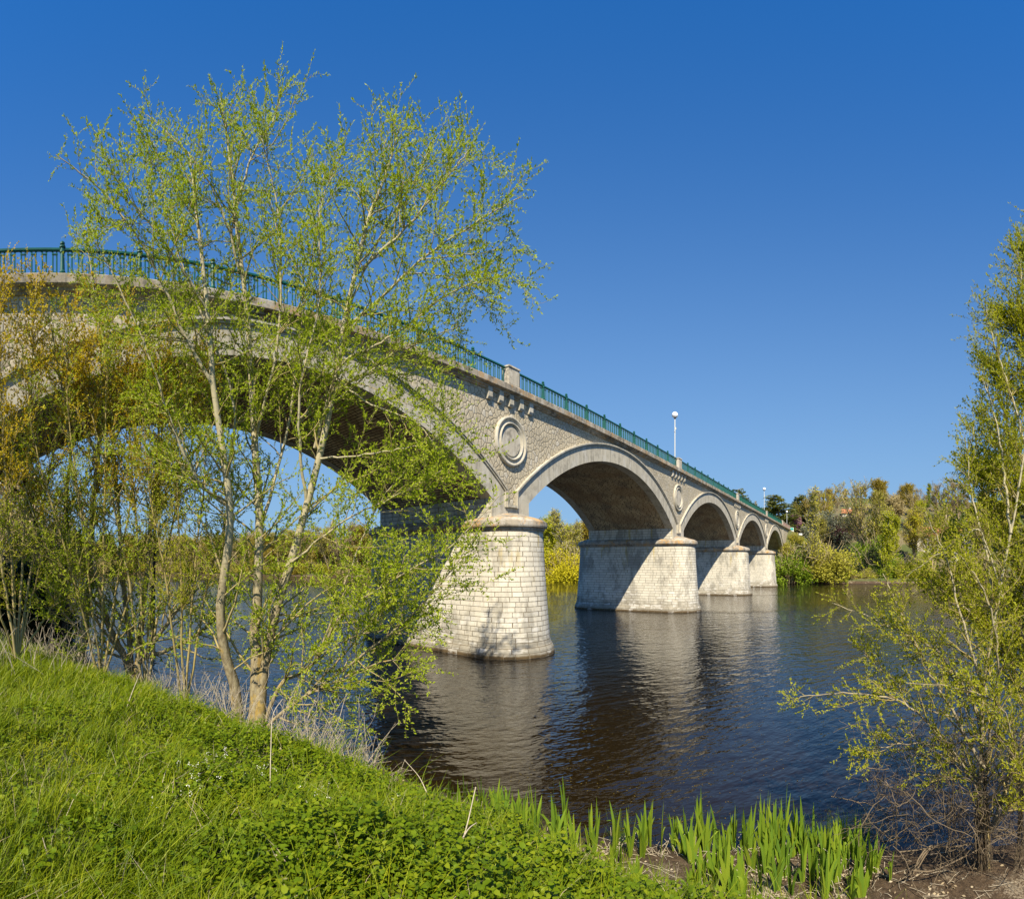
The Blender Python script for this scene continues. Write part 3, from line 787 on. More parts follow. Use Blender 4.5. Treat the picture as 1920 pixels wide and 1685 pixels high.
for k, (lab, xs_, top, sd) in enumerate([
    ('bronze-leaved sapling with upright shoots at the left edge below the railing', (-60, 0, 62, 125), (560, 520, 530, 580), 21),
    ('bronze-leaved sapling between the slim pale trunk and the tall willow', (160, 235, 310, 385), (640, 590, 600, 660), 22)]):
    st = []
    bx = np.mean(xs_); bb = at(bx, 1215 + 30 * k, 13.8 + .8 * k); bb[2] = float(ground(bb[0], bb[1])) - .1
    for j, (a, tp) in enumerate(zip(xs_, top)):
        D = 13.6 + .8 * k + .3 * j
        st.append(([bb, at(bx + (a - bx) * .35, 1040, D), at(bx + (a - bx) * .8, 820, D), at(a, 640 if tp < 560 else 720, D), at(a + 8, tp, D)], .045, .005))
    build_tree('maple_sapling', lab, 'tree', bb, st, l1=(5.2, 2.0, .6, .35), l2=(7.5, .5, .65, .3), leaf=(25, .068, .050), mats=('twig', 'twig', 'leaf_bronze'), seed=sd, l1t=(.30, 1))
for k, (lab, bx, xs_, top, mt, sd) in enumerate([
    ('yellow-green leafy shrub reaching over the left half of the first arch ring', 190, (40, 120, 200, 280, 360), (640, 600, 590, 620, 680), 'leaf_willow', 25),
    ('sparse green shrub low at the left edge before the dark bushes', 30, (-40, 20, 90, 150), (960, 900, 930, 1010), 'leaf_olive', 26),
    ('leafy shrub with olive leaves under the arch crown, between the two willows', 345, (270, 330, 390, 440), (800, 740, 760, 850), 'leaf_olive', 27)]):
    bb = at(bx, 1240, 14.4 - .3 * k); bb[2] = float(ground(bb[0], bb[1])) - .1; st = []
    for j, (a, tp) in enumerate(zip(xs_, top)):
        D = 13.8 - .2 * k + .25 * j; st.append(([bb, at(bx + (a - bx) * .45, 1240 - (1240 - tp) * .35, D), at(bx + (a - bx) * .85, 1240 - (1240 - tp) * .7, D), at(a, tp, D)], .04, .005))
    build_tree('leafy_shrub', lab, 'shrub', bb, st, l1=(4.5, 2.0, .65, .3), l2=(7, .5, .7, .2), leaf=(24, .066, .032), mats=('twig_olive', 'twig_olive', mt), seed=sd, l1t=(.2, 1))
# dark trunks standing in the shade of the bridge
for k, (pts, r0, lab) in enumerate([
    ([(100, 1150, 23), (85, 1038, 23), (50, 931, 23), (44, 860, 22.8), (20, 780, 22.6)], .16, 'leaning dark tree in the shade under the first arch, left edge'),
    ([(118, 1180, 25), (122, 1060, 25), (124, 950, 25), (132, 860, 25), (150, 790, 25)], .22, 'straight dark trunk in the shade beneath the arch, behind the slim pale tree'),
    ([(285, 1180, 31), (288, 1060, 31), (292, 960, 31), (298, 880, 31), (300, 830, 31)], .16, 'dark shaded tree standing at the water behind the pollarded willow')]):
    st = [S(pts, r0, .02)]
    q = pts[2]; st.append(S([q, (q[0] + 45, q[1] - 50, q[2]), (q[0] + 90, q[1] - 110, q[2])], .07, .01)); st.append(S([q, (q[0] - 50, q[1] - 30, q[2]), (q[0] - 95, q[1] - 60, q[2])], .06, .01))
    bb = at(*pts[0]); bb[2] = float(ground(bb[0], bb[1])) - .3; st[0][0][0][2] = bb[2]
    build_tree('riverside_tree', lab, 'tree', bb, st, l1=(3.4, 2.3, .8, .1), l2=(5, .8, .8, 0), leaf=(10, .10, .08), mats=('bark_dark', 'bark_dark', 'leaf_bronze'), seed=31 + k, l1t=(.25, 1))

# right hand willow
RB = at(1852, 1625, 8.0); RB[2] = float(ground(RB[0], RB[1])) - .1
st = [
 S([(1852, 1625, 8), (1846, 1500, 8), (1840, 1350, 8.1), (1858, 1200, 8.3), (1895, 1000, 8.6), (1930, 800, 9), (1960, 600, 9.2), (1985, 400, 9.4)], .045, .006),
 S([(1850, 1500, 8), (1780, 1400, 7.9), (1700, 1322, 7.8), (1600, 1300, 7.7), (1500, 1306, 7.6)], .03, .004),
 S([(1846, 1440, 8), (1760, 1290, 7.9), (1700, 1170, 7.9), (1655, 1075, 7.9)], .03, .004),
 S([(1842, 1350, 8.1), (1770, 1235, 8), (1680, 1180, 8), (1560, 1130, 8)], .026, .004),
 S([(1850, 1300, 8.1), (1800, 1150, 8.2), (1775, 1050, 8.3), (1735, 960, 8.3)], .03, .004),
 S([(1870, 1200, 8.3), (1850, 1040, 8.6), (1822, 930, 8.8), (1815, 860, 8.9), (1825, 800, 9)], .03, .004),
 S([(1895, 1000, 8.6), (1880, 870, 8.9), (1860, 760, 9.1), (1830, 690, 9.2)], .03, .004),
 S([(1930, 860, 8.9), (1890, 720, 9.1), (1855, 620, 9.2), (1850, 580, 9.3)], .025, .004),
 S([(1960, 640, 9.2), (1920, 540, 9.3), (1908, 470, 9.4)], .025, .004),
 S([(1846, 1480, 8), (1760, 1400, 7.8), (1660, 1400, 7.7), (1600, 1425, 7.6)], .022, .003),
 S([(1880, 1120, 8.4), (1840, 1000, 8.4), (1800, 1010, 8.2), (1700, 1080, 8)], .02, .003),
 S([(1855, 1560, 8), (1960, 1400, 7.6), (2050, 1250, 7.4), (2120, 1050, 7.3)], .04, .006),
 S([(1855, 1560, 8), (1920, 1380, 8.5), (1960, 1200, 9), (1990, 1000, 9.4)], .04, .006),
 S([(1850, 1420, 8), (1870, 1250, 7.6), (1850, 1120, 7.4), (1800, 1040, 7.3)], .025, .004),
 S([(1850, 1500, 8), (1900, 1430, 7.5), (1880, 1330, 7.2), (1800, 1290, 7.1), (1700, 1280, 7)], .02, .003),
 S([(1842, 1350, 8.1), (1740, 1330, 8.2), (1660, 1260, 8.2), (1620, 1220, 8.2)], .02, .003),
]
st[0][0][0][2] = RB[2]
build_tree('willow_tree', 'sprawling willow shrub with olive leaves and arching twigs filling the right edge', 'tree', RB, st,
           l1=(8.5, 1.0, .75, .25), l2=(11, .29, .75, .12), leaf=(50, .048, .020), mats=('bark_pale', 'twig_olive', 'leaf_olive'), seed=14, r1=.20, r2=.0024, l1t=(.08, 1))
# a crown of its own higher up at the frame edge and a lighter tangle behind
st = []
UB = at(1990, 1500, 10.5); UB[2] = float(ground(UB[0], UB[1])) - .1
for (a, b, c) in (((1960, 1100, 10.4), (1900, 850, 10.4), (1870, 700, 10.4)), ((1980, 1000, 10.5), (1950, 760, 10.5), (1905, 560, 10.6)), ((2000, 900, 10.6), (1985, 650, 10.7), (1945, 420, 10.8)),
                  ((2000, 900, 10.6), (1930, 760, 10.5), (1862, 690, 10.5)), ((1990, 820, 10.7), (1940, 640, 10.8), (1885, 600, 10.8)), ((1990, 1050, 10.2), (1920, 900, 10.1), (1845, 800, 10)), ((2010, 760, 10.9), (1960, 560, 11), (1925, 480, 11)), ((1960, 1050, 10), (1890, 920, 9.9), (1830, 880, 9.9)),
                  ((1940, 1150, 10.3), (1860, 980, 10.3), (1835, 850, 10.3)), ((1930, 1220, 10.2), (1830, 1090, 10.2), (1790, 1000, 10.2)), ((1940, 1300, 10.2), (1850, 1180, 10.1), (1760, 1100, 10)),
                  ((1900, 1250, 10.2), (1800, 1130, 10.3), (1720, 1080, 10.3))):
    st.append(([UB, at(*a), at(*b), at(*c)], .05, .004))
build_tree('willow_tree', 'taller yellow-green willow rising behind the sprawling shrub at the right edge', 'tree', UB, st,
           l1=(9, 1.4, .55, .35), l2=(10, .42, .55, .25), leaf=(46, .056, .026), mats=('bark_pale', 'twig_olive', 'leaf_olive'), seed=15, r1=.22, r2=.0022, l1t=(.2, 1))

# dead twig tangle hanging at the foot of the right shrub
r = np.random.default_rng(5)
N = 520
bx = r.uniform(1640, 1960, N); by = r.uniform(1370, 1590, N) ; bd = r.uniform(7.3, 9.2, N)
Pb = np.array([at(a, b, c) for a, b, c in zip(bx, by, bd)]); dd = r.normal(0, 1, (N, 3)); dd[:, 2] *= .55; dd[:, 2] -= .15
P1 = grow(Pb, dd, r.uniform(.3, 1.15, N), 8, -.2, .8, r); P1[:, :, 2] = np.maximum(P1[:, :, 2], .03)
V1 = tubes(P1, np.full((N, 9), .0042) * r.uniform(.5, 1.7, N)[:, None], 3)
ps, ts, rs, _, _ = sample(P1, np.full((N, 9), .004), np.full(N, 4), .1, 1, r)
V2 = tubes(grow(ps, splay(ts, np.full(len(ps), .9), r), r.uniform(.08, .3, len(ps)), 4, 0, .6, r), np.full((len(ps), 5), .0022), 3)
tr = []
for cx_, n_ in ((1846, 60), (1838, 30), (1915, 26), (1785, 9), (1796, 6), (1675, 4)):
    for j in range(n_):
        a = at(cx_ + r.normal(0, 6), 1440 + r.uniform(-30, 90), 8 + r.normal(0, .05)); b = at(cx_ + r.normal(0, 9), 1600, 8 + r.normal(0, .1)); b[2] = .08 if n_ > 10 else r.uniform(.1, .5)
        tr.append(smooth_line([a, (a + b) / 2 + r.normal(0, .03, 3), b], 9))
V3 = tubes(np.array(tr), np.full((len(tr), 9), .005), 3)
arch_ = [smooth_line([at(1850, 1578, 8), at(1780, 1588, 7.9), at(1745, 1585 + i * 2, 7.8), at(1722, 1610 + 8 * i, 7.6), at(1712 - i * 14, 1640 + 6 * i, 7.5)], 9) for i in range(3)]
arch_ += [smooth_line([at(1850, 1560, 8), at(1790, 1575, 7.9), at(1740, 1590, 7.8), at(1686, 1597, 7.7)], 9), smooth_line([at(1862, 1570, 8), at(1900, 1560, 8), at(1960, 1540, 8.2), at(2000, 1530, 8.3)], 9), smooth_line([at(1848, 1585, 8), at(1800, 1610, 7.7), at(1750, 1632, 7.5), at(1712, 1632, 7.4)], 9)]
V4 = tubes(np.array(arch_), np.full((len(arch_), 9), .011), 5)
V, Q = cat([V1, V2, V3, V4])
tag(link('dead_twigs', mesh('dead_twigs', V, Q, M['twig_dead'])), 'tangle of dead brown twigs and hanging roots under the right willow', 'twigs', kind='stuff')

# ---------------- dry reeds and canes along the near crest
r = np.random.default_rng(6)
def canes(name, n, pxr, foot, D, lab, h=(.5, 1.5), mat='straw', lean=.35, rad=.0075):
    px = r.uniform(*pxr, n); d = np.interp(px, D[0], D[1]) + r.normal(0, .5, n)
    a = (px - X0) / F; x = np.sin(a) * d; y = np.cos(a) * d; z = ground(x, y) - .05
    dirs = np.stack([r.normal(0, lean, n), r.normal(0, lean, n), np.ones(n)], 1); Lh = r.uniform(*h, n)
    P = grow(np.stack([x, y, z], 1), dirs, Lh, 6, .0, .22, r); R = np.full((n, 7), rad) * np.linspace(1, .45, 7)[None] * r.uniform(.5, 1.3, n)[:, None]
    A = tubes(P, R, 3)
    ps, ts, rs, _, _ = sample(P, R, np.full(n, 3), .4, 1, r)
    B = tubes(grow(ps, splay(ts, np.full(len(ps), .5), r), r.uniform(.08, .35, len(ps)), 3, .1, .3, r), np.full((len(ps), 4), rad * .4), 3)
    V, Q = cat([A, B]); V[:, 2] = np.maximum(V[:, 2], -.2)
    tag(link(name, mesh(name, V, Q, M[mat])), lab, 'reeds', kind='stuff')
canes('dry_reeds', 110, (270, 460), 0, ((270, 460), (13.6, 10.5)), 'pale dry canes along the bank between the two willows', (.5, 1.35))
canes('dry_reeds', 100, (500, 700), 0, ((500, 700), (11, 9.2)), 'pale dry canes and bare stems right of the tall willow', (.4, 1.5))
canes('dry_reeds', 40, (-60, 160), 0, ((-60, 160), (12, 12.5)), 'grey dry stalks at the left edge above the grass', (.6, 1.7), lean=.3)
canes('bramble_stems', 110, (500, 720), 0, ((500, 720), (11, 8.6)), 'brown bramble stems tangled over the bank edge', (.25, .7), 'straw', .9, .0065)
canes('bramble_stems', 150, (60, 300), 0, ((60, 300), (15.5, 15)), 'grey bare undergrowth at the foot of the pollarded willow', (.6, 1.6), 'straw', .7, .007)

# ---------------- grass, nettles
def polar(n, a0, a1, d0, d1, p=1.0):
    a = r.uniform(a0, a1, n); d = d0 + (d1 - d0) * r.uniform(0, 1, n) ** p
    return np.sin(a) * d, np.cos(a) * d
def crest_ok(x, y, m_): return (shore_n(y) - x) > m_
def blades(x, y, h, wdt, mat, name, lab, cat_, bend=.6, z0=-.02, kind='stuff', lean=None):
    n = len(x); z = ground(x, y) + z0
    k = 4; t = np.linspace(0, 1, k)
    az = r.uniform(0, 2 * PI, n); dx = np.cos(az); dy = np.sin(az)
    bd = bend * r.uniform(.2, 1.3, n) * h
    lx = (lean[0] if lean else 0) * h; ly = (lean[1] if lean else 0) * h
    cx_ = x[:, None] + (dx * bd + lx)[:, None] * t ** 2; cy_ = y[:, None] + (dy * bd + ly)[:, None] * t ** 2
    cz_ = z[:, None] + h[:, None] * (t - .28 * (bd / h)[:, None] * t ** 2)
    wv = wdt[:, None] * np.array([.7, 1, .7, .06])[None] * .5
    sa = r.uniform(0, PI, n); sx = np.cos(sa)[:, None] * wv; sy = np.sin(sa)[:, None] * wv
    L_ = np.stack([cx_ - sx, cy_ - sy, cz_], -1); R_ = np.stack([cx_ + sx, cy_ + sy, cz_], -1)
    V = np.stack([L_, R_], 2).reshape(-1, 3)
    b = (np.arange(n) * 2 * k)[:, None] + np.arange(k - 1)[None] * 2
    Q = np.stack([b, b + 1, b + 3, b + 2], -1).reshape(-1, 4)
    return tag(link(name, mesh(name, V, Q, mat)), lab, cat_, kind=kind)
M['grass'] = mat_leaf('grass_blade', (.05, .095, .001), (.155, .215, .002), (.34, .36, .014), .35, .25, .5)
M['nettle'] = mat_leaf('nettle_leaf', (.055, .10, .003), (.125, .19, .004), (.25, .285, .010), .30, .25, .5)
M['straw_leaf'] = mat_leaf('dead_leaf', (.28, .21, .12), (.42, .34, .21), (.55, .48, .36), .2, .2, .8)
def gw(x, y):      # 1 = grass, 0 = nettles
    a = np.degrees(np.arctan2(x, y)); d = np.hypot(x, y)
    return np.clip((27 - a) / 14 + (hashn(x, y, .9) - .5) * 1.5 + np.clip((3.1 - d), -1, 1.2) * .8, 0, 1)
x, y = polar(150000, -.50, 1.75, 1.25, 17, 1.35)
k = crest_ok(x, y, 2.2) & (r.uniform(0, 1, len(x)) < (.12 + .88 * gw(x, y))); x = x[k]; y = y[k]
dd_ = np.hypot(x, y)
tuft = hashn(x + 30, y, .35) * .6 + hashn(x, y + 9, 1.4) * .7
hh = (.07 + .44 * tuft ** 1.4) * r.uniform(.6, 1.25, len(x))
blades(x, y, hh, .0045 + .0011 * dd_ * r.uniform(.6, 1.4, len(x)), M['grass'], 'grass', 'lush green grass covering the bank at the lower left', 'grass', .75, lean=(.25, .15))
x, y = polar(26000, -.50, 1.3, 1.3, 6, 1.2); k = crest_ok(x, y, 2.5); x = x[k]; y = y[k]
tf = hashn(x * 1.0, y, .5); k = tf > .62; x = x[k]; y = y[k]
blades(x, y, r.uniform(.22, .42, len(x)), r.uniform(.006, .011, len(x)), M['grass'], 'grass', 'longer arching grass tufts near the camera', 'grass', .9, lean=(.35, .2))
x, y = polar(3800, -.45, 1.3, 1.6, 11, 1.2); k = crest_ok(x, y, 2.2); x = x[k]; y = y[k]
blades(x, y, r.uniform(.08, .42, len(x)), r.uniform(.003, .007, len(x)), M['straw_leaf'], 'dead_grass', 'scattered pale dead stalks in the green grass', 'grass', .9)

def leafy(x, y, per, hmax, size, mat, name, lab, cat_, kind='stuff'):
    """low broad-leaved plants: leaf pairs up short stems"""
    n = len(x); idx = np.repeat(np.arange(n), per); N = len(idx)
    hp = (hmax * r.uniform(.35, 1.1, n) * (.45 + 1.3 * hashn(x + 7, y, .8)))[idx]; t = r.uniform(.25, 1, N)
    az = r.uniform(0, 2 * PI, N); el = r.uniform(-.25, .55, N)
    d = np.stack([np.cos(az) * np.cos(el), np.sin(az) * np.cos(el), np.sin(el)], 1)
    p = np.stack([x[idx], y[idx], ground(x, y)[idx] + hp * t], 1) + d * .01
    Ls = size * r.uniform(.55, 1.3, N) * (1.15 - .5 * t); side = nrm(np.cross(d, np.array([0, 0, 1.0]) + r.normal(0, .25, (N, 3)))); up = np.cross(side, d)
    # pointed heart: base, two shoulders, two flanks, tip, folded along the midrib
    def q(a, b, c): return p + d * (Ls * a)[:, None] + side * (Ls * b)[:, None] + up * (Ls * c)[:, None]
    V = np.stack([q(0, 0, 0), q(.12, .30, .08), q(.55, .30, .10), q(1, 0, -.12), q(.55, -.30, .10), q(.12, -.30, .08), q(.45, 0, .0)], 1).reshape(-1, 3)
    b = np.arange(N) * 7
    Q = np.concatenate([np.stack([b, b + 1, b + 2, b + 6], 1), np.stack([b + 6, b + 2, b + 3, b + 4], 1), np.stack([b + 6, b + 4, b + 5, b], 1)])
    return tag(link(name, mesh(name, V, Q, mat)), lab, cat_, kind=kind)
x, y = polar(30000, -.2, 1.9, 1.5, 13.5, 1.15)
k = crest_ok(x, y, 2.7) & (r.uniform(0, 1, len(x)) > gw(x, y) * .93); x = x[k]; y = y[k]
leafy(x, y, 9, .24, .062, M['nettle'], 'nettles', 'green nettles and broad-leaved weeds covering the bank crest', 'nettles')
x, y = polar(9000, -.2, 1.5, 1.6, 9, 1.1); k = crest_ok(x, y, 3.3) & (hashn(x, y + 50, .8) > .6); x = x[k]; y = y[k]
leafy(x, y, 10, .10, .032, M['leaf_olive'], 'clover', 'small yellow-green clover-like weeds between the grass and the nettles', 'weeds')
x, y = polar(1500, .45, 1.5, 2.4, 12, 1.1); k = crest_ok(x, y, 4.0) & (r.uniform(0, 1, len(x)) > gw(x, y)) & (hashn(x + 20, y, 1.1) > .5); x = x[k]; y = y[k]
leafy(x, y, 14, .36, .072, M['nettle'], 'tall_nettles', 'taller nettle shoots standing above the low weeds', 'nettles')
# white dead-nettle flowers
M['petal'] = mat_plain('white_petal', (.80, .80, .66), .6, .3, .05)
fl = []
for (px, py, D, s_, n_) in ((392, 1470, 5.2, .18, 20), (440, 1460, 5.5, .2, 26), (470, 1478, 5.3, .12, 14), (375, 1500, 4.7, .1, 12), (380, 1480, 4.9, .1, 8), (595, 1510, 4.4, .07, 7), (600, 1452, 5.2, .07, 6), (735, 1465, 4.6, .05, 5), (302, 1567, 4.0, .05, 6), (355, 1540, 4.3, .06, 6)):
    c_ = at(px, py, D); zc = float(ground(c_[0], c_[1]))
    for j in range(n_):
        q_ = c_ + r.normal(0, s_, 3); q_[2] = zc + r.uniform(.20, .32); fl.append(q_)
fl = np.array(fl); fl = fl[::2]; fp = np.repeat(fl, 6, 0) + r.normal(0, .010, (len(fl) * 6, 3)); fd = nrm(r.normal(0, 1, fp.shape) + np.array([0, 0, .6]))
V, Q = leafquads(fp, fd, .013, .008, r)
tag(link('dead_nettle_flowers', mesh('dead_nettle_flowers', V, Q, M['petal'])), 'small white dead-nettle flowers among the weeds', 'flowers', kind='stuff')
# leaf litter on the mud and under the weeds
x = r.uniform(2.5, 9.2, 9000); y = r.uniform(-7, 9, 9000); k = crest_ok(x, y, .15) & (r.uniform(0, 1, 9000) < np.clip((shore_n(y) - x) * .35, .05, 1)) & (hashn(x, y, .6) > .35); x = x[k]; y = y[k]
p_ = np.stack([x, y, ground(x, y) + .012], 1); d_ = nrm(np.stack([r.normal(0, 1, len(x)), r.normal(0, 1, len(x)), r.normal(0, .2, len(x))], 1))
V, Q = leafquads(p_, d_, .07, .03, r, 3.0)
tag(link('leaf_litter', mesh('leaf_litter', V, Q, M['straw_leaf'])), 'dry reed and leaf litter scattered on the mud', 'litter', kind='stuff')
n = 260; x = r.uniform(5.2, 8.4, n); y = r.uniform(-5, 4, n); z = ground(x, y) + .02
P = grow(np.stack([x, y, z], 1), np.stack([r.normal(0, 1, n), r.normal(0, 1, n), np.zeros(n)], 1), r.uniform(.1, .6, n), 5, .02, .3, r)
P[:, :, 2] = ground(P[:, :, 0], P[:, :, 1]) + .018
V, Q = tubes(P, np.full((n, 6), .004), 3)
tag(link('fallen_stalks', mesh('fallen_stalks', V, Q, M['straw'])), 'fallen dry stalks lying on the muddy foreshore', 'stalks', kind='stuff')
x, y = polar(900, .75, 1.75, 8.6, 19, 1.2); k = (x - shore_n(y) > .1) & (hashn(x, y, 1.7) > .5); x = x[k]; y = y[k]
M['weed'] = mat_plain('floating_weed', (.17, .12, .015), .6, .3, .3)
V, Q = leafquads(np.stack([x, y, np.full(len(x), .006)], 1), nrm(np.stack([r.normal(0, 1, len(x)), r.normal(0, 1, len(x)), np.zeros(len(x))], 1)), .05, .028, r, 30)
V[:, 2] = .006
tag(link('floating_weed', mesh('floating_weed', V, Q, M['weed'])), 'yellowish bits of weed floating on the dark water near the irises', 'water weed', kind='stuff')
x, y = polar(700, .45, 1.05, 2.2, 3.6, 1.0); k = hashn(x + 3, y + 8, .55) > .55; x = x[k]; y = y[k]
V, Q = leafquads(np.stack([x, y, ground(x, y) + r.uniform(.05, .22, len(x))], 1), nrm(r.normal(0, 1, (len(x), 3)) * np.array([1, 1, .35])), .05, .016, r, .4)
tag(link('dead_leaves', mesh('dead_leaves', V, Q, M['straw_leaf'])), 'curled dead leaves caught among the weeds near the camera', 'dead leaves', kind='stuff')
# single bleached canes close to the camera
def cane(pts, r0, lab):
    P = np.array([smooth_line([at(*q) for q in pts], 14)]); V, Q = tubes(P, np.linspace(r0, r0 * .45, 14)[None], 6)
    tag(link('dry_cane', mesh('dry_cane', V, Q, M['straw'], smooth=True)), lab, 'dry cane')
cane([(805, 1695, 3.6), (850, 1610, 3.9), (872, 1560, 4.1), (892, 1475, 4.3)], .009, 'bleached cane leaning up in front of the left-hand irises, the taller of two')
cane([(868, 1570, 4.0), (880, 1552, 4.1), (895, 1541, 4.2)], .007, 'short bleached cane crossing the taller one in front of the irises')
cane([(55, 1665, 3.2), (45, 1625, 3.2), (36, 1592, 3.3)], .006, 'pale dead stalk in the grass at the lower left corner')
cane([(102, 1665, 3.2), (92, 1615, 3.3), (80, 1570, 3.35)], .006, 'pale dead stalk with a white tip right of the corner stalk')
cane([(506, 1500, 5.0), (508, 1400, 5.2), (512, 1340, 5.3), (530, 1310, 5.4)], .006, 'tall thin grey stem rising from the weeds before the willow foot')
cane([(220, 1395, 8.0), (240, 1320, 8.3), (262, 1262, 8.5)], .010, 'leaning pale cane in front of the pollarded willow')
cane([(800, 1485, 6), (785, 1455, 6.2), (758, 1424, 6.4)], .006, 'thin brown stem leaning out over the water')

# ---------------- irises: each clump a thing
M['iris'] = mat_leaf('iris_leaf', (.08, .17, .030), (.17, .27, .02), (.29, .36, .03), .30, .3, .45)
def iris(px, py, D, h, n, label, grp, seed):
    q = np.random.default_rng(seed); D2 = hit(px, py, 5.5); h = h * D2 / D; D = D2; c = at(px, py, D); c[2] = max(float(ground(c[0], c[1])), -.12) - .02
    root = empty('iris_clump', c, label, 'iris', grp)
    Vs = []; Qs = []; nb = 0; k = 6; t = np.linspace(0, 1, k)
    fans = max(1, n // 6)
    for f in range(fans):
        fa = q.uniform(0, PI); fx = q.normal(0, .09 * math.sqrt(fans)); fy = q.normal(0, .09 * math.sqrt(fans))
        m_ = max(4, n // fans)
        for j in range(m_):
            s = (j - (m_ - 1) / 2) / max(1, m_ / 2); hh_ = h * q.uniform(.6, 1.05) * (1 - .32 * abs(s)); az = fa + q.normal(0, .25)
            out = s * .30 * hh_ + q.normal(0, .03)
            cx_ = fx + math.cos(fa) * s * .035 + math.cos(az) * out * t ** 1.7 + q.normal(0, .02) * t; cy_ = fy + math.sin(fa) * s * .035 + math.sin(az) * out * t ** 1.7 + q.normal(0, .02) * t
            bn = q.uniform(.25, .7) if q.random() < .13 else 0.0; cx_ = cx_ + bn * hh_ * .6 * math.cos(az) * t ** 3; cy_ = cy_ + bn * hh_ * .6 * math.sin(az) * t ** 3; cz_ = hh_ * (t - .10 * abs(s) * t ** 3 - bn * .8 * t ** 4); wv = q.uniform(.021, .033) * np.array([.75, 1, 1.05, .95, .65, .04])
            ax = az + q.normal(0, .35); sx = math.cos(ax) * wv; sy = math.sin(ax) * wv
            V = np.stack([np.stack([cx_ - sx, cy_ - sy, cz_], -1), np.stack([cx_ + sx, cy_ + sy, cz_], -1)], 1).reshape(-1, 3)
            b = nb + np.arange(k - 1) * 2; Vs.append(V); Qs.append(np.stack([b, b + 1, b + 3, b + 2], -1)); nb += 2 * k
    link('leaves', mesh('leaves', np.concatenate(Vs), np.concatenate(Qs), M['iris']), root)
    nd = 5 * fans; Pd = grow(q.normal(0, .06 * fans ** .5, (nd, 3)) * np.array([1, 1, 0]), np.stack([q.normal(0, .5, nd), q.normal(0, .5, nd), np.full(nd, .7)], 1), q.uniform(.1, .4, nd) * h, 4, -.5, .4, q)
    V, Q = tubes(Pd, np.full((nd, 5), .005), 3); link('dead_leaves', mesh('dead_leaves', V, Q, M['straw']), root)
ORD = ['first', 'second', 'third', 'fourth', 'fifth', 'sixth', 'seventh', 'eighth', 'ninth', 'tenth', 'eleventh', 'twelfth', 'thirteenth', 'fourteenth', 'fifteenth', 'sixteenth']
rows = [
 ('irises on the bank edge left of the gap', 'green iris clump on the bank edge left of the gap, {} from its left end',
  [(832, 1512, 10, .50, 18), (858, 1520, 9.9, .55, 20), (886, 1532, 9.6, .6, 20), (916, 1545, 9.4, .6, 22), (946, 1556, 9.2, .65, 24), (976, 1566, 9.1, .7, 24), (1006, 1575, 9, .75, 24), (1036, 1586, 8.8, .85, 22), (1062, 1602, 8.6, .55, 26)]),
 ('irises standing at the water edge', 'green iris clump standing at the water edge, {} from the left of that back row',
  [(1125, 1600, 8.4, .85, 16), (1162, 1598, 8.4, .95, 18), (1207, 1590, 8.5, .9, 12), (1235, 1605, 8.3, .9, 18), (1262, 1600, 8.3, .7, 14), (1296, 1602, 8.2, .9, 18), (1322, 1588, 8.5, 1.0, 18), (1345, 1596, 8.3, .8, 14), (1376, 1596, 8.4, .9, 18), (1410, 1600, 8.3, .85, 18), (1436, 1592, 8.4, .95, 18), (1468, 1598, 8.3, 1.05, 18), (1490, 1602, 8.4, .95, 22), (1515, 1602, 8.3, .85, 18), (1546, 1600, 8.3, .9, 20)]),
 ('irises in the middle of the mud', 'green iris clump rooted in the mud, {} from the left of the middle row',
  [(1140, 1640, 7.7, .6, 12), (1188, 1640, 7.6, .7, 14), (1342, 1650, 7.4, .75, 22), (1312, 1622, 7.9, .6, 12), (1362, 1628, 7.8, .6, 12), (1395, 1640, 7.5, .55, 10), (1428, 1640, 7.5, .7, 18), (1462, 1640, 7.6, .9, 24), (1540, 1640, 7.5, .75, 20), (1582, 1640, 7.6, .8, 24), (1610, 1632, 7.7, .85, 22), (1650, 1640, 7.6, .65, 18)]),
 ('irises nearest the camera', 'green iris clump nearest the camera, {} from the left of the front row',
  [(1178, 1672, 6.9, .45, 10), (1230, 1700, 6.4, .5, 12), (1298, 1682, 6.9, .6, 10), (1330, 1690, 6.8, .9, 14), (1384, 1686, 6.8, .6, 12), (1418, 1684, 6.9, .55, 10), (1452, 1684, 6.9, .7, 14), (1545, 1680, 6.8, .8, 14), (1572, 1684, 6.8, .6, 16), (1600, 1668, 7.0, .45, 12), (1630, 1668, 7.0, .5, 12)])]
sd = 100
for grp, lab, items in rows:
    for i, (px, py, D, h_, n_) in enumerate(items):
        sd += 1; iris(px, py, D, h_ * (1.35 if px < 1080 else 1.02), int(n_ * 1.3), lab.format(ORD[i]), grp, sd)
# thin rushes in the water
def rush(px, py, D, n, h_, lab, sp=.12):
    c = at(px, py, D); c[2] = -.1; root = empty('rush_clump', c, lab, 'rush', 'thin rushes in the shallows')
    b = r.normal(0, sp, (n, 3)) * np.array([1, 1, 0]); dr = np.stack([r.normal(0, .22, n), r.normal(0, .22, n), np.ones(n)], 1)
    P = grow(b, dr, r.uniform(.4, 1, n) * h_, 5, 0, .2, r); V, Q = tubes(P, np.full((n, 6), .0035) * np.linspace(1, .3, 6)[None], 3)
    link('leaves', mesh('leaves', V, Q, M['iris']), root)
rush(1545, 1560, 8.7, 110, .95, 'tall thin rush clump behind the right end of the irises')
rush(1606, 1550, 9.2, 120, .65, 'dark low rush clump standing in the water right of the irises', .16)
rush(1650, 1560, 9.0, 34, .55, 'sparse rush clump between the irises and the willow shrub', .2)
rush(1160, 1560, 9.0, 50, .75, 'thin rush clump at the left end of the water-edge irises', .1)
rush(1050, 1590, 6.8, 160, .45, 'dense pale rush clump right below the left-hand irises', .18)

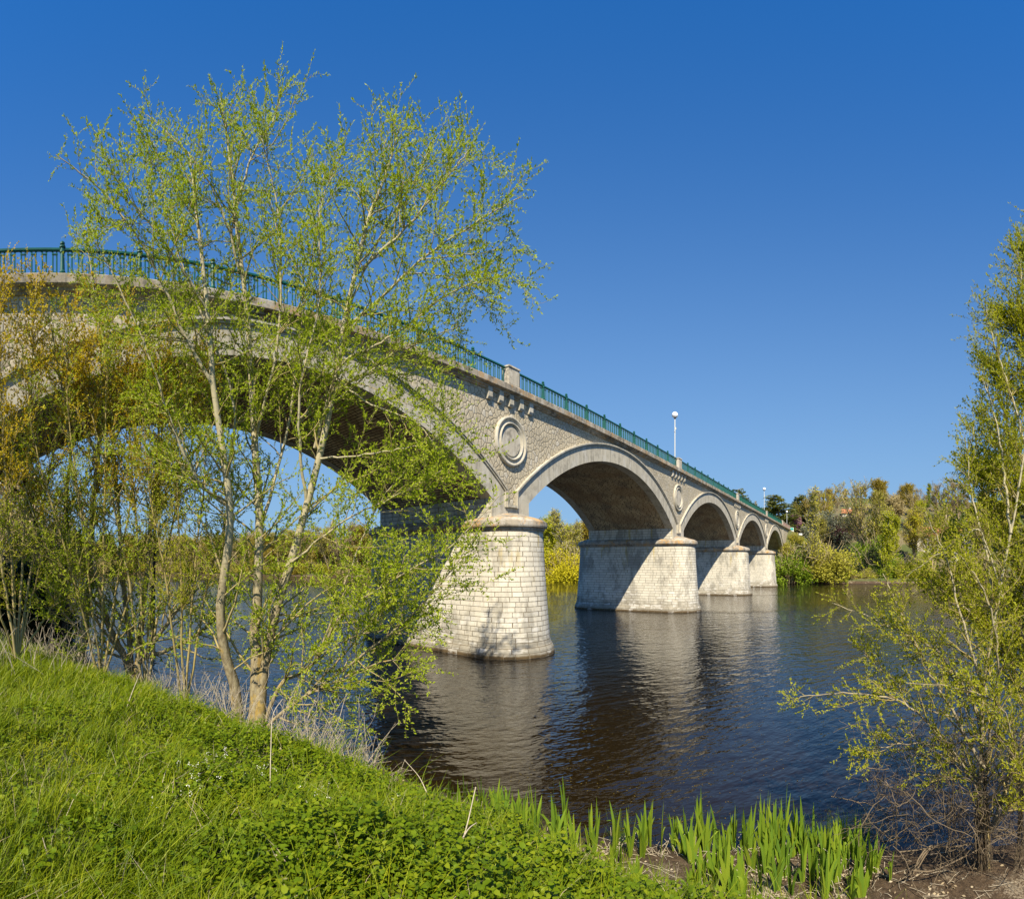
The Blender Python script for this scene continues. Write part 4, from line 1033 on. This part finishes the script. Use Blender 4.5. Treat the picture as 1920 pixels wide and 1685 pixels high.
# ---------------- far trees
def far_proto(kind, seed):
    q = np.random.default_rng(seed); parts = {}
    def trunk(H, r0, n=1, lean=.05):
        P = grow(q.normal(0, .25 * (n > 1), (n, 3)) * np.array([1, 1, 0]) - np.array([0, 0, .8]), np.stack([q.normal(0, lean, n), q.normal(0, lean, n), np.ones(n)], 1), np.full(n, H * .97) * q.uniform(.85, 1.0, n), 10, .15, .12, q)
        R = np.full((n, 11), r0) * np.linspace(1, .12, 11)[None]; return P, R
    H = 12.0
    if kind in ('budding', 'bare', 'orange', 'poplar', 'yellowgreen', 'birch'):
        slim = kind in ('poplar', 'birch'); nst = 1 if slim or kind == 'orange' else 3
        P, R = trunk(H, .17 if slim else .24, nst, .05 if slim else .12)
        p, t_, rr, t, _ = sample(P, R, np.full(nst, 60 // nst), .25, .97, q)
        L = (2.0 if slim else 4.2) * (1.15 - t) ** .7 * q.uniform(.6, 1.15, len(p))
        P1 = grow(p, splay(t_, q.uniform(.45, .95, len(p)), q), L, 6, .55, .3, q); R1 = np.minimum(rr * .6, .06)[:, None] * np.linspace(1, .2, 7)[None]
        p, t_, rr, t, _ = sample(P1, R1, np.full(len(P1), 12), .15, 1, q)
        L = q.uniform(.5, 1.7, len(p)) * (.6 if slim else 1); P2 = grow(p, splay(t_, q.uniform(.3, .9, len(p)), q), L, 4, .45, .3, q); R2 = np.full((len(p), 5), .020 if kind != 'orange' else .015)
        parts['trunk'] = tubes(P, R, 6); parts['branches'] = cat([tubes(P1, R1, 3), tubes(P2, R2, 3)])
        nl = {'budding': 8, 'bare': 3, 'orange': 16, 'poplar': 4, 'yellowgreen': 16, 'birch': 12}[kind]
        p, t_, _, _, _ = sample(P2, R2, np.full(len(P2), nl), .2, 1, q); p = p + q.normal(0, .12, p.shape)
        parts['crown'] = leafquads(p, nrm(q.normal(0, 1, p.shape)), {'orange': .26, 'yellowgreen': .26, 'birch': .22}.get(kind, .2), .16, q)
    elif kind in ('bush', 'scrub'):
        # lumpy mass of leaves down to the ground
        nl = 26; c = nrm(q.normal(0, 1, (nl, 3))) * q.uniform(.45, 1.0, nl)[:, None]; c[:, 2] = np.abs(c[:, 2]) * .95; c = c * np.array([3.3, 3.3, 4.2])
        rad = q.uniform(.8, 1.6, nl); n = 9000 if kind == 'bush' else 5200; i = q.integers(0, nl, n)
        dv = nrm(q.normal(0, 1, (n, 3))); p = c[i] + dv * (rad[i] * q.uniform(.35, 1.05, n) ** .5)[:, None]; p[:, 2] = np.maximum(p[:, 2], -.3)
        parts['crown'] = leafquads(p, nrm(dv * .6 + q.normal(0, .7, p.shape)), .26 if kind == 'bush' else .2, .15, q)
        b = np.zeros((60, 3)) + q.normal(0, .5, (60, 3)) * np.array([1, 1, 0]); P = grow(b, np.stack([q.normal(0, .6, 60), q.normal(0, .6, 60), np.ones(60)], 1), q.uniform(3, 5.4, 60), 6, .1, .35, q)
        parts['branches'] = tubes(P, np.full((60, 7), .03), 3)
    elif kind in ('cedar', 'fir'):
        P, R = trunk(H, .24, 1, .01); parts['trunk'] = tubes(P, R, 6)
        n = 150; p, t_, rr, t, _ = sample(P, R, np.array([n]), .1, .99, q)
        wd = 3.6 if kind == 'cedar' else 2.4
        L = wd * (1.02 - t) ** (.75 if kind == 'cedar' else .9) * q.uniform(.7, 1.15, n) + .15; az = q.uniform(0, 2 * PI, n)
        d = np.stack([np.cos(az), np.sin(az), np.full(n, .12 if kind == 'cedar' else -.1)], 1); P1 = grow(p, d, L, 6, .12, .15, q); R1 = np.full((n, 7), .03)
        parts['branches'] = tubes(P1, R1, 3)
        p, t_, _, tt, _ = sample(P1, R1, np.maximum(8, (L * 26).astype(int)), .12, 1, q); p = p + q.normal(0, .13, p.shape) * np.array([1, 1, .5])
        d = nrm(t_ + q.normal(0, .5, p.shape) + np.array([0, 0, -.35])); parts['crown'] = leafquads(p, d, .42, .17, q)
    return parts
LM = {}
def lm(k, a, b, c): LM[k] = mat_leaf('far_leaf_' + k, a, b, c, .25, .2, .7); return k
for k_, a_, b_, c_ in (('olive', (0.27, 0.26, 0.03), (0.37, 0.35, 0.04), (0.47, 0.42, 0.06)), ('green', (0.12, 0.2, 0.012), (0.19, 0.28, 0.014), (0.29, 0.36, 0.03)), ('lime', (0.28, 0.32, 0.012), (0.4, 0.42, 0.014), (0.48, 0.47, 0.03)),
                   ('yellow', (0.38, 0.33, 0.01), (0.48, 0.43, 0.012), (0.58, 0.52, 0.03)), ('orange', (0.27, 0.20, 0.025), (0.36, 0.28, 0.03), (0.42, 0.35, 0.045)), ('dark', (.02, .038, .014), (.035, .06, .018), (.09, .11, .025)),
                   ('cedar', (0.06, 0.085, 0.018), (0.12, 0.145, 0.028), (0.26, 0.24, 0.045)), ('brown', (0.34, 0.27, 0.12), (0.42, 0.34, 0.15), (0.48, 0.4, 0.19)), ('purple', (.05, .015, .03), (.08, .025, .04), (.10, .04, .05)),
                   ('pink', (.30, .12, .22), (.40, .17, .30), (.2, .22, .05)), ('grey', (.13, .15, .10), (.19, .21, .14), (.26, .27, .19))):
    lm(k_, a_, b_, c_)
BK = {'pale': mat_plain('pale_far_bark', (.50, .44, .33), .9, .2, .2), 'tan': mat_plain('tan_far_bark', (.44, .35, .18), .9, .2, .2), 'drab': mat_plain('drab_far_bark', (.36, .29, .18), .9, .2, .2)}
PROTO = {k_: [far_proto(k_, 300 + 7 * i + j) for j in range(2)] for i, k_ in enumerate(('budding', 'bare', 'orange', 'poplar', 'yellowgreen', 'birch', 'bush', 'scrub', 'cedar', 'fir'))}
MC = {}
NM = {'budding': 'budding_tree', 'bare': 'bare_tree', 'orange': 'oak_tree', 'poplar': 'poplar_tree', 'yellowgreen': 'leafy_tree', 'birch': 'birch_tree', 'bush': 'willow_bush', 'scrub': 'scrub_bush', 'cedar': 'cedar_tree', 'fir': 'fir_tree'}
def far(kind, px, top, D, leafk, label, group, bark='tan', wide=1.0, base=None, var=0, H0=None):
    a = (px - X0) / F; x_ = math.sin(a) * D; y_ = math.cos(a) * D; zg = float(ground(x_, y_)) if base is None else base
    ztop = EYE + D * (YH - top) / F; h_ = max(1.5, ztop - zg); s = h_ / (12.0 if kind not in ('bush', 'scrub') else 5.3)
    T = empty(NM[kind], (x_, y_, zg - .1), label, 'bush' if kind in ('bush', 'scrub') else 'tree', group, random.uniform(0, 6.28)); T.scale = (s * wide, s * wide, s)
    for nm, (V, Q) in PROTO[kind][var % 2].items():
        key = (kind, var % 2, nm, leafk if nm == 'crown' else bark)
        if key not in MC: MC[key] = mesh(nm, V, Q, LM[leafk] if nm == 'crown' else BK[bark])
        link(nm, MC[key], T)
    return T
G1 = 'trees on the hillside beyond the far bank'; G2 = 'bushes along the far waterline'; G3 = 'trees seen through the second arch'; G4 = 'trees lining the bank upstream behind the first arch'
FT = [
 ('cedar', 1385, 900, 180, 'cedar', 'lone conifer showing just above the far railing, left of the others', G1, 'drab', 1.4),
 ('fir', 1418, 930, 215, 'brown', 'small thin conifer between the lone conifer and the dark one', G1, 'drab', .8),
 ('fir', 1442, 918, 180, 'dark', 'dark conifer directly behind the second lamp', G1, 'drab', 1.5),
 ('cedar', 1469, 905, 165, 'cedar', 'broad green cedar right of the second lamp, largest conifer', G1, 'drab', 1.9),
 ('fir', 1487, 908, 178, 'dark', 'thin conifer right of the broad cedar', G1, 'drab', 1.2),
 ('cedar', 1500, 906, 178, 'cedar', 'conifer with drooping top, rightmost of the conifers', G1, 'drab', 1.2),
 ('yellowgreen', 1496, 960, 165, 'pink', 'pink-flowering tree behind the small lamp at the bridge end', G1, 'drab', 1.0),
 ('budding', 1513, 925, 175, 'olive', 'olive budding tree right of the rightmost conifer', G1, 'tan', 1.0),
 ('poplar', 1522, 903, 121, 'olive', 'slender tree with a long pale straight trunk above the bushes at the bridge end', G1, 'pale', 1.0),
 ('budding', 1538, 910, 170, 'orange', 'mistletoe-dotted bare tree right of the slender pale trunk', G1, 'drab', 1.1),
 ('yellowgreen', 1553, 918, 180, 'yellow', 'yellow-green leafy tree above the flowering shrub', G1, 'tan', .8),
 ('bush', 1545, 948, 165, 'grey', 'blue-grey rounded evergreen below the yellow-green tree', G1, 'drab', 1.3),
 ('bare', 1568, 930, 190, 'brown', 'brown leafless tree in the dip of the skyline', G1, 'drab', 1.1),
 ('budding', 1586, 925, 195, 'brown', 'grey-brown tree above the little tower house', G1, 'drab', 1.0),
 ('bare', 1622, 897, 150, 'olive', 'wide bare tree with yellowish spreading branches, left of the tall oak', G1, 'tan', 1.2),
 ('budding', 1640, 915, 143, 'olive', 'bare yellowish tree overlapping the wide one, centre of the slope', G1, 'tan', 1.1),
 ('orange', 1640, 891, 185, 'orange', 'tall bronze-leaved oak, the highest tree on the slope', G1, 'drab', 1.2),
 ('orange', 1658, 896, 185, 'orange', 'bronze-leaved oak just right of the highest tree', G1, 'drab', 1.0),
 ('birch', 1660, 935, 125, 'lime', 'birch with a white trunk near the water, middle of the far bank', G1, 'pale', 1.1),
 ('birch', 1672, 950, 138, 'lime', 'yellow-green birch behind the white-trunked one', G1, 'tan', 1.1),
 ('orange', 1690, 903, 190, 'orange', 'brownish oak in the skyline between the highest oak and the orange trees', G1, 'drab', 1.0),
 ('orange', 1710, 902, 185, 'orange', 'orange-brown oak with gaps of sky, right part of the skyline', G1, 'drab', 1.1),
 ('bare', 1725, 912, 195, 'brown', 'greyish bare tree right of the orange-brown oak', G1, 'drab', 1.0),
 ('birch', 1740, 897, 190, 'green', 'slim greener tree poking up in the skyline', G1, 'drab', .8),
 ('bare', 1757, 905, 195, 'brown', 'bare grey tree between the slim green and the round brown tree', G1, 'drab', 1.0),
 ('bare', 1774, 888, 180, 'orange', 'large round brown budding tree, rightmost peak of the skyline', G1, 'drab', 1.4),
 ('bare', 1796, 902, 185, 'brown', 'brown tree right of the large round one, partly behind the willow', G1, 'drab', 1.2),
 ('yellowgreen', 1722, 932, 172, 'lime', 'lime-green leafy tree mid-slope left of the white house', G1, 'tan', 1.1),
 ('budding', 1712, 945, 146, 'yellow', 'golden budding tree mid-slope', G1, 'tan', 1.2),
 ('budding', 1765, 950, 165, 'olive', 'olive budding tree behind the roofs of the white house', G1, 'tan', 1.3),
 ('bare', 1832, 960, 145, 'olive', 'olive bare tree right of the orange gable', G1, 'tan', 1.1),
 ('budding', 1750, 962, 139, 'olive', 'light olive tree veiling the left half of the long white house', G1, 'tan', 1.0),
 ('budding', 1780, 970, 138, 'lime', 'light green tree veiling the gap between the white house and the gable', G1, 'tan', .9),
 ('bare', 1801, 985, 130, 'brown', 'dark-trunked bare tree in front of the orange gable', G1, 'drab', .8),
 ('scrub', 1553, 980, 172, 'orange', 'orange flowering shrub on the garden slope', G1, 'tan', 1.3),
 ('scrub', 1578, 960, 165, 'purple', 'dark purple shrub beside the little tower house', G1, 'drab', 1.1),
 ('scrub', 1600, 975, 176, 'olive', 'rounded olive garden bush below the tower house', G1, 'drab', 1.5),
 ('scrub', 1574, 1003, 172, 'green', 'low green hedge bush above the guard rail', G1, 'drab', 1.5),
 ('bush', 1646, 985, 136, 'green', 'dark green evergreen mass beneath the bare yellowish tree', G1, 'drab', .9),
 ('scrub', 1632, 1020, 131, 'dark', 'dark-leaved shrub at the foot of the bare yellowish tree', G1, 'drab', 1.1),
 ('bush', 1484, 1014, 121, 'green', 'dense fresh green rounded willow bush touching the bridge end', G2, 'tan', 1.15),
 ('bush', 1512, 1002, 127, 'olive', 'olive willow bush between the fresh green one and the broad one', G2, 'tan', 1.0),
 ('bush', 1545, 1000, 124, 'olive', 'broad olive-green willow bush, largest by the waterline', G2, 'tan', 1.15),
 ('bush', 1474, 1012, 133, 'olive', 'olive bush tucked against the sloping end of the bridge wall', G2, 'tan', 1.1),
 ('bush', 1490, 992, 140, 'olive', 'olive shrub on the embankment below the sign', G2, 'tan', 1.2),
 ('scrub', 1568, 1048, 124, 'brown', 'brown bramble bush right of the broad willow bush', G2, 'drab', 1.0),
 ('scrub', 1600, 1068, 124, 'brown', 'low brown thorny scrub at the water in the clearing', G2, 'drab', 1.5),
 ('scrub', 1628, 1060, 124, 'olive', 'low olive scrub right of the clearing', G2, 'drab', 1.2),
 ('bush', 1660, 1030, 127, 'green', 'green bush at the foot of the white-trunked birch', G2, 'drab', 1.0),
 ('scrub', 1690, 1040, 126, 'olive', 'olive bush at the waterline right of the birch', G2, 'drab', 1.2),
 ('scrub', 1715, 1030, 128, 'lime', 'yellow-green bush by the water below the golden tree', G2, 'drab', 1.2),
 ('scrub', 1742, 1055, 125, 'olive', 'grey-olive scrub at the water below the white house', G2, 'drab', 1.3),
 ('scrub', 1775, 1052, 125, 'brown', 'brown undergrowth by the water below the orange gable', G2, 'drab', 1.4),
 ('scrub', 1810, 1038, 128, 'olive', 'olive undergrowth by the water seen through the right willow', G2, 'drab', 1.4),
 ('scrub', 1850, 1035, 128, 'brown', 'brown undergrowth by the water behind the right willow', G2, 'drab', 1.4),
 ('bush', 1040, 1018, 138, 'yellow', 'bright yellow-green rounded bush at the water beside the second pier', G3, 'tan', 1.0),
 ('bush', 1062, 1012, 136, 'yellow', 'bright yellow-green bush nearest the second pier', G3, 'tan', .9),
 ('bush', 1020, 1020, 142, 'lime', 'lime bush emerging behind the cap of the first pier', G3, 'tan', 1.0),
 ('yellowgreen', 1022, 962, 156, 'lime', 'leafy lime tree right above the first pier cap', G3, 'tan', 1.3),
 ('yellowgreen', 1044, 955, 158, 'lime', 'round green tree topping the group seen through the second arch', G3, 'tan', 1.3),
 ('poplar', 1062, 945, 140, 'olive', 'pale leafless slender tree inside the second arch opening', G3, 'pale', 1.3),
 ('poplar', 1078, 955, 139, 'olive', 'pale-trunked tree close against the second arch ring', G3, 'pale', 1.2),
 ('orange', 1092, 965, 155, 'orange', 'bronze tree half hidden by the second pier', G3, 'tan', 1.2),
]
for i, (kd, px, tp, D, lf, lab, gp, bk, wd) in enumerate(FT): far(kd, px, tp, D, lf, lab, gp, bk, wd, var=i)
# trees far upstream, behind the first arch: labels by kind and neighbour
UP = [(690, 'budding', 1002, 'olive', 'olive tree upstream just left of the first pier'), (668, 'orange', 1000, 'orange', 'bronze tree upstream near the first pier'), (645, 'bare', 994, 'brown', 'bare brown tree upstream under the right haunch of the first arch'),
      (622, 'budding', 1000, 'olive', 'olive budding tree upstream right of the leaning willow stem'), (600, 'orange', 1006, 'orange', 'rounded bronze tree upstream behind the leaning willow stem'), (578, 'budding', 1002, 'olive', 'olive tree upstream, tallest right of the willow trunks'),
      (552, 'bare', 1010, 'brown', 'bare tree upstream between the leaning and the middle willow stem'), (528, 'budding', 1012, 'olive', 'olive tree upstream right of the middle willow stem'), (505, 'orange', 1016, 'orange', 'bronze tree upstream touching the middle willow stem'),
      (470, 'budding', 1020, 'olive', 'small olive tree upstream between the main willow stems'), (445, 'bare', 1022, 'brown', 'small bare tree upstream between the main willow stems'), (415, 'budding', 1024, 'olive', 'far olive tree upstream left of the willow trunks'),
      (385, 'orange', 1022, 'brown', 'far brown tree upstream, second left of the willow trunks'), (350, 'budding', 1022, 'olive', 'far olive tree upstream above the pollarded willow branches'), (318, 'bare', 1020, 'brown', 'far bare tree upstream above the pollarded willow'),
      (285, 'budding', 1018, 'olive', 'far olive tree upstream behind the pollarded willow'), (250, 'orange', 1012, 'orange', 'far bronze tree upstream behind the pollarded willow trunk')]
for i, (px, kd, tp, lf, lab) in enumerate(UP):
    a = (px - X0) / F; D = 60.
    while D < 320 and math.sin(a) * D < float(shore_f(math.cos(a) * D)) + 4: D += 1
    far(kd, px, tp - 20, D, lf, lab, G4, 'drab', 1.35, var=i)
LN = [(60, 'bare', 880, 62, 'brown'), (20, 'bare', 868, 55, 'brown'), (-30, 'bare', 860, 50, 'brown'), (95, 'bare', 915, 75, 'brown'), (130, 'budding', 960, 100, 'olive')]
LL = ['brown leafless tree on the near bank behind the bridge, above the dark bushes', 'taller brown leafless tree at the left edge seen below the arch', 'brown leafless tree at the very left edge under the arch', 'shorter brown leafless tree behind the leaning dark tree', 'small olive tree on the near bank far upstream, behind the slim pale trunk']
for i, (px, kd, tp, D, lf) in enumerate(LN): far(kd, px, tp, D, lf, LL[i], 'trees on the near bank behind the bridge', 'drab', 1.6, var=i)
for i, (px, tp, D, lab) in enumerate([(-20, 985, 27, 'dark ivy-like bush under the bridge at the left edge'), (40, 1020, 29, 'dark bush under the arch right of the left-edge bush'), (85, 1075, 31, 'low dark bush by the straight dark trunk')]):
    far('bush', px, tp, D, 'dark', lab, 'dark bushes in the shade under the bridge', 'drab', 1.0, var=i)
# dense far wood filling the slope behind those trees: nobody could count it
q = np.random.default_rng(77); Vt = []; Vc = {k_: [] for k_ in ('olive', 'brown', 'orange', 'lime')}; kinds = ['bare', 'budding', 'orange', 'yellowgreen']
def inst(pr, x_, y_, s, w_):
    a = q.uniform(0, 6.28); c_, s_ = math.cos(a), math.sin(a); out = []
    for nm, (V, Q) in pr.items():
        W = np.stack([(V[:, 0] * c_ - V[:, 1] * s_) * w_ * s + x_, (V[:, 0] * s_ + V[:, 1] * c_) * w_ * s + y_, V[:, 2] * s + float(ground(x_, y_))], 1); out.append((nm, W, Q))
    return out
for i in range(390):
    zone = 0 if i < 120 else (1 if i < 160 else (2 if i < 260 else 3))
    px = q.uniform(*((1478, 2150), (960, 1150), (60, 980), (60, 1080))[zone]); a = (px - X0) / F; D = q.uniform(140, 215) if zone < 2 else 60.
    if zone >= 2:
        while D < 330 and math.sin(a) * D < float(shore_f(math.cos(a) * D)) + 3: D += 2
        D += q.uniform(3, 30) if zone == 2 else q.uniform(0, 7)
    x_ = math.sin(a) * D; y_ = math.cos(a) * D
    if zone < 2 and (x_ - float(shore_f(y_)) < 22 or (abs(y_ - 22) < 9 and x_ < 190)): continue
    if zone == 0 and px < 1618 and D < 182 and px > 1562: continue
    if zone == 0 and px < 1535 and D < 172: continue
    if zone == 0 and 1722 < px < 1822 and D < 178: continue
    ztop = EYE + D * (YH - q.uniform(*((912, 975), (960, 1000), (985, 1012), (1030, 1052))[zone])) / F
    h_ = np.clip(ztop - float(ground(x_, y_)), 3.5, 17); kd = kinds[q.integers(0, 4)] if zone < 3 else 'scrub'; lk = ('olive', 'brown', 'orange', 'lime')[q.integers(0, 4)]
    for nm, W, Q in inst(PROTO[kd][q.integers(0, 2)], x_, y_, h_ / (12 if zone < 3 else 5.3), 1.35 if zone < 2 else 1.3):
        (Vc[lk] if nm == 'crown' else Vt).append((W, Q))
V, Q = cat(Vt + [c_ for k_ in Vc for c_ in Vc[k_]]); mi = [0] * sum(len(a[1]) for a in Vt)
for j, k_ in enumerate(Vc): mi += [j + 1] * sum(len(a[1]) for a in Vc[k_])
tag(link('woodland', mesh('woodland', V, Q, [BK['drab']] + [LM[k_] for k_ in Vc], mi=mi)), 'dense spring woodland covering the far hillside', 'woodland', kind='stuff')

# ---------------- houses, guard rail, signs on the far slope
M['render'] = mat_plain('cream_render', (.68, .63, .52), .85, .2, .08, 0, .8)
M['white'] = mat_plain('white_render', (.80, .79, .75), .8, .2, .05, 0, .8)
m = NT('clay_roof_tiles'); p = m.pos(); wv = m.n('ShaderNodeTexWave', {'Vector': p, 'Scale': 4.0, 'Distortion': .6}).outputs[1]; nn = m.noise(p, 2.5, 4, .7)
m.surf(m.mix(nn, (.34, .12, .05), (.58, .26, .13)), .9, m.bump(wv, .6, .05)); M['tile'] = m.m
M['glass'] = mat_plain('dark_window_glass', (.03, .035, .04), .1, .6, .05)
M['shutter'] = mat_plain('white_shutter', (.75, .75, .72), .6, .3, .03)
M['steel'] = mat_plain('galvanised_steel', (.42, .46, .50), .45, .5, .1, .3)
def house(px, ridge, D, Lx, Wy, wall_h, roof_h, label, wmat, wins, gable_front=False, rz=None):
    a = (px - X0) / F; x_ = math.sin(a) * D; y_ = math.cos(a) * D; zr = EYE + D * (YH - ridge) / F; zb = zr - roof_h - wall_h
    T = empty('house', (x_, y_, zb), label, 'house', None, (-a if rz is None else rz))
    fx = Lx / 2; fy = Wy / 2
    MB().box(-fx, fx, -fy, fy, -6, wall_h).build('wall', wmat, T)
    if gable_front:
        MB().add([(-fx, -fy, wall_h), (fx, -fy, wall_h), (0, -fy, wall_h + roof_h * .93)], [(0, 1, 2)]).build('gable', wmat, T); MB().add([(-fx, fy, wall_h), (fx, fy, wall_h), (0, fy, wall_h + roof_h * .93)], [(0, 2, 1)]).build('gable', wmat, T)
        V = [(-fx - .4, -fy - .4, wall_h - .25), (0, -fy - .4, wall_h + roof_h), (fx + .4, -fy - .4, wall_h - .25), (-fx - .4, fy + .4, wall_h - .25), (0, fy + .4, wall_h + roof_h), (fx + .4, fy + .4, wall_h - .25)]
    else:
        MB().add([(-fx, -fy, wall_h), (-fx, fy, wall_h), (-fx, 0, wall_h + roof_h * .93)], [(0, 2, 1)]).build('gable', wmat, T); MB().add([(fx, -fy, wall_h), (fx, fy, wall_h), (fx, 0, wall_h + roof_h * .93)], [(0, 1, 2)]).build('gable', wmat, T)
        V = [(-fx - .4, -fy - .4, wall_h - .25), (-fx - .4, 0, wall_h + roof_h), (-fx - .4, fy + .4, wall_h - .25), (fx + .4, -fy - .4, wall_h - .25), (fx + .4, 0, wall_h + roof_h), (fx + .4, fy + .4, wall_h - .25)]
    V2 = [(v[0], v[1], v[2] + .18) for v in V]
    rf = MB().add(V + V2, [(6, 9, 10, 7), (7, 10, 11, 8), (0, 1, 4, 3), (1, 2, 5, 4), (0, 6, 7, 1), (1, 7, 8, 2), (3, 4, 10, 9), (4, 5, 11, 10), (0, 3, 9, 6), (2, 8, 11, 5)]).build('roof', M['tile'], T)
    MB().box(fx * .45, fx * .45 + .7, -.3, .3, wall_h + roof_h - .5, wall_h + roof_h + .8).build('chimney', wmat, rf)
    for (wx, wz, ww, wh) in wins:
        f_ = MB().box(wx - ww / 2 - .08, wx + ww / 2 + .08, -fy - .05, -fy + .02, wz - wh / 2 - .08, wz + wh / 2 + .08).build('window', M['shutter'], T)
        MB().box(wx - ww / 2, wx + ww / 2, -fy - .07, -fy - .04, wz - wh / 2, wz + wh / 2).build('pane', M['glass'], f_)
house(1762, 989, 158, 13.5, 7, 3.6, 2.6, 'long white house with a clay tile roof among the trees on the far bank', M['render'], [(-4.3, 1.7, 1.1, 1.5), (-1.2, 1.7, 1.1, 1.5), (2.2, 1.7, 1.1, 1.5), (5, 1.5, 1.0, 2.1)])
house(1803, 999, 152, 7.5, 8, 2.6, 2.5, 'gabled house with orange roof edges right of the long white house', M['white'], [(0, 2.6, 1.4, 1.3), (-2, 1.2, 1, 1.2)], True)
house(1588, 955, 186, 3.2, 3.2, 4.4, 1.3, 'little square tower house with a red roof high on the garden slope', M['render'], [(0, 2.8, .8, 1.1)])
T = empty('guard_rail', at(1588, 1030, 165), 'grey steel guard rail along the lane on the far slope', 'guard rail')
A_ = np.array([at(px, 1018 + (px - 1563) * .19, 165 - (px - 1563) * .08) for px in np.linspace(1563, 1613, 12)]); o_ = np.array(T.location)
V, Q = tubes((A_ - o_)[None], np.full((1, 12), .17), 4); link('rail', mesh('rail', V, Q, M['steel']), T)
for p_ in A_[::2]:
    zt = float(ground(p_[0], p_[1])); MB().box(p_[0] - .07, p_[0] + .07, p_[1] - .07, p_[1] + .07, min(zt, p_[2] - .7) - .2, p_[2]).build('post', M['steel'], T, off=o_)
def sign(px, py, D, w_, h_, col, label, post_h, col2=None):
    c = at(px, py, D); T = empty('road_sign', (c[0], c[1], c[2] - post_h), label, 'sign', None, -(px - X0) / F)
    MB().box(-.05, .05, -.05, .05, -3, post_h + h_ / 2).build('post', M['steel'], T)
    b = MB().box(-w_ / 2, w_ / 2, -.11, -.06, post_h - h_ / 2, post_h + h_ / 2).build('panel', M['shutter'], T)
    MB().box(-w_ / 2 + .1, w_ / 2 - .1, -.135, -.115, post_h - h_ * .1, post_h + h_ / 2 - .1).build('stripe', mat_plain('sign_paint_' + label.split()[1], col, .5, .4, .03), b)
sign(1483.5, 993, 152, 1.5, 1.3, (.02, .38, .30), 'small turquoise and white sign board beside the road past the bridge end', 1.4)
sign(1501, 1001.5, 148, 1.0, .55, (.75, .77, .78), 'tiny white notice on the embankment right of the turquoise sign', 1.0)
sign(1566, 1008, 166, .8, .8, (.5, .05, .06), 'small red and white traffic sign above the guard rail', 1.5)
#@@VEG1
# ------------------------------------------------------------------ world, sun, camera
EL = math.radians(48.5); AZ = math.radians(237.2)      # azimuth clockwise from +Y
w = bpy.data.worlds.new('World'); sc.world = w; w.use_nodes = True
nt = w.node_tree; bg = nt.nodes['Background']
sky = nt.nodes.new('ShaderNodeTexSky'); sky.sky_type = 'NISHITA'; sky.sun_disc = False
sky.sun_elevation = EL; sky.sun_rotation = AZ; sky.air_density = 1.0; sky.dust_density = .15; sky.ozone_density = 5.0; sky.altitude = 100
SK = .125
def wn(t_, **kw):
    nd = nt.nodes.new(t_)
    for k_, v_ in kw.items(): setattr(nd, k_, v_)
    return nd
tcn = wn('ShaderNodeTexCoord'); vm = wn('ShaderNodeVectorMath', operation='ADD'); vm.inputs[1].default_value = (0, 0, .20)
nt.links.new(tcn.outputs['Generated'], vm.inputs[0]); vn = wn('ShaderNodeVectorMath', operation='NORMALIZE'); nt.links.new(vm.outputs[0], vn.inputs[0]); nt.links.new(vn.outputs[0], sky.inputs[0])
hs = wn('ShaderNodeHueSaturation'); hs.inputs['Saturation'].default_value = 1.3; hs.inputs['Hue'].default_value = .505; nt.links.new(sky.outputs[0], hs.inputs['Color'])
# pale air low over the horizon
sx = wn('ShaderNodeSeparateXYZ'); nt.links.new(tcn.outputs['Generated'], sx.inputs[0])
mr = wn('ShaderNodeMapRange'); nt.links.new(sx.outputs[2], mr.inputs[0])
for i_, v_ in ((1, 0.0), (2, .85), (3, 1.0), (4, 0.0)): mr.inputs[i_].default_value = v_
pw = wn('ShaderNodeMath', operation='POWER'); nt.links.new(mr.outputs[0], pw.inputs[0]); pw.inputs[1].default_value = 1.8
mx = wn('ShaderNodeMix', data_type='RGBA'); nt.links.new(pw.outputs[0], mx.inputs[0]); nt.links.new(hs.outputs[0], mx.inputs[6]); mx.inputs[7].default_value = (.32 / 1.68 / SK, .52 / 1.68 / SK, .71 / 1.68 / SK, 1)
nt.links.new(mx.outputs[2], bg.inputs[0]); bg.inputs[1].default_value = SK
ld = bpy.data.lights.new('sun', 'SUN'); ld.energy = 5.0; ld.angle = math.radians(.53); ld.color = (1.0, .89, .71)
lo = bpy.data.objects.new('sun', ld); COL.objects.link(lo)
from mathutils import Vector
sd = Vector((math.sin(AZ) * math.cos(EL), math.cos(AZ) * math.cos(EL), math.sin(EL)))
lo.rotation_euler = sd.to_track_quat('Z', 'Y').to_euler(); lo.location = sd * 60

cd = bpy.data.cameras.new('camera'); cam = bpy.data.objects.new('camera', cd); COL.objects.link(cam); sc.camera = cam
cd.type = 'PANO'; cd.panorama_type = 'CENTRAL_CYLINDRICAL'
cd.central_cylindrical_range_u_min = -960 / F; cd.central_cylindrical_range_u_max = 960 / F
cd.central_cylindrical_range_v_min = -(1685 - YH) / F; cd.central_cylindrical_range_v_max = YH / F
cd.central_cylindrical_radius = 1.0; cd.clip_start = .05; cd.clip_end = 5000
cam.location = (0, 0, EYE); cam.rotation_euler = (PI / 2, 0, -(960 - X0) / F)
sc.view_settings.view_transform = 'Standard'; sc.view_settings.look = 'None'; sc.view_settings.exposure = 0.75; sc.view_settings.gamma = 1.0
sc.cycles.max_bounces = 6; sc.cycles.diffuse_bounces = 3; sc.cycles.glossy_bounces = 3; sc.cycles.transmission_bounces = 3; sc.cycles.transparent_max_bounces = 4
sc.cycles.use_denoising = True
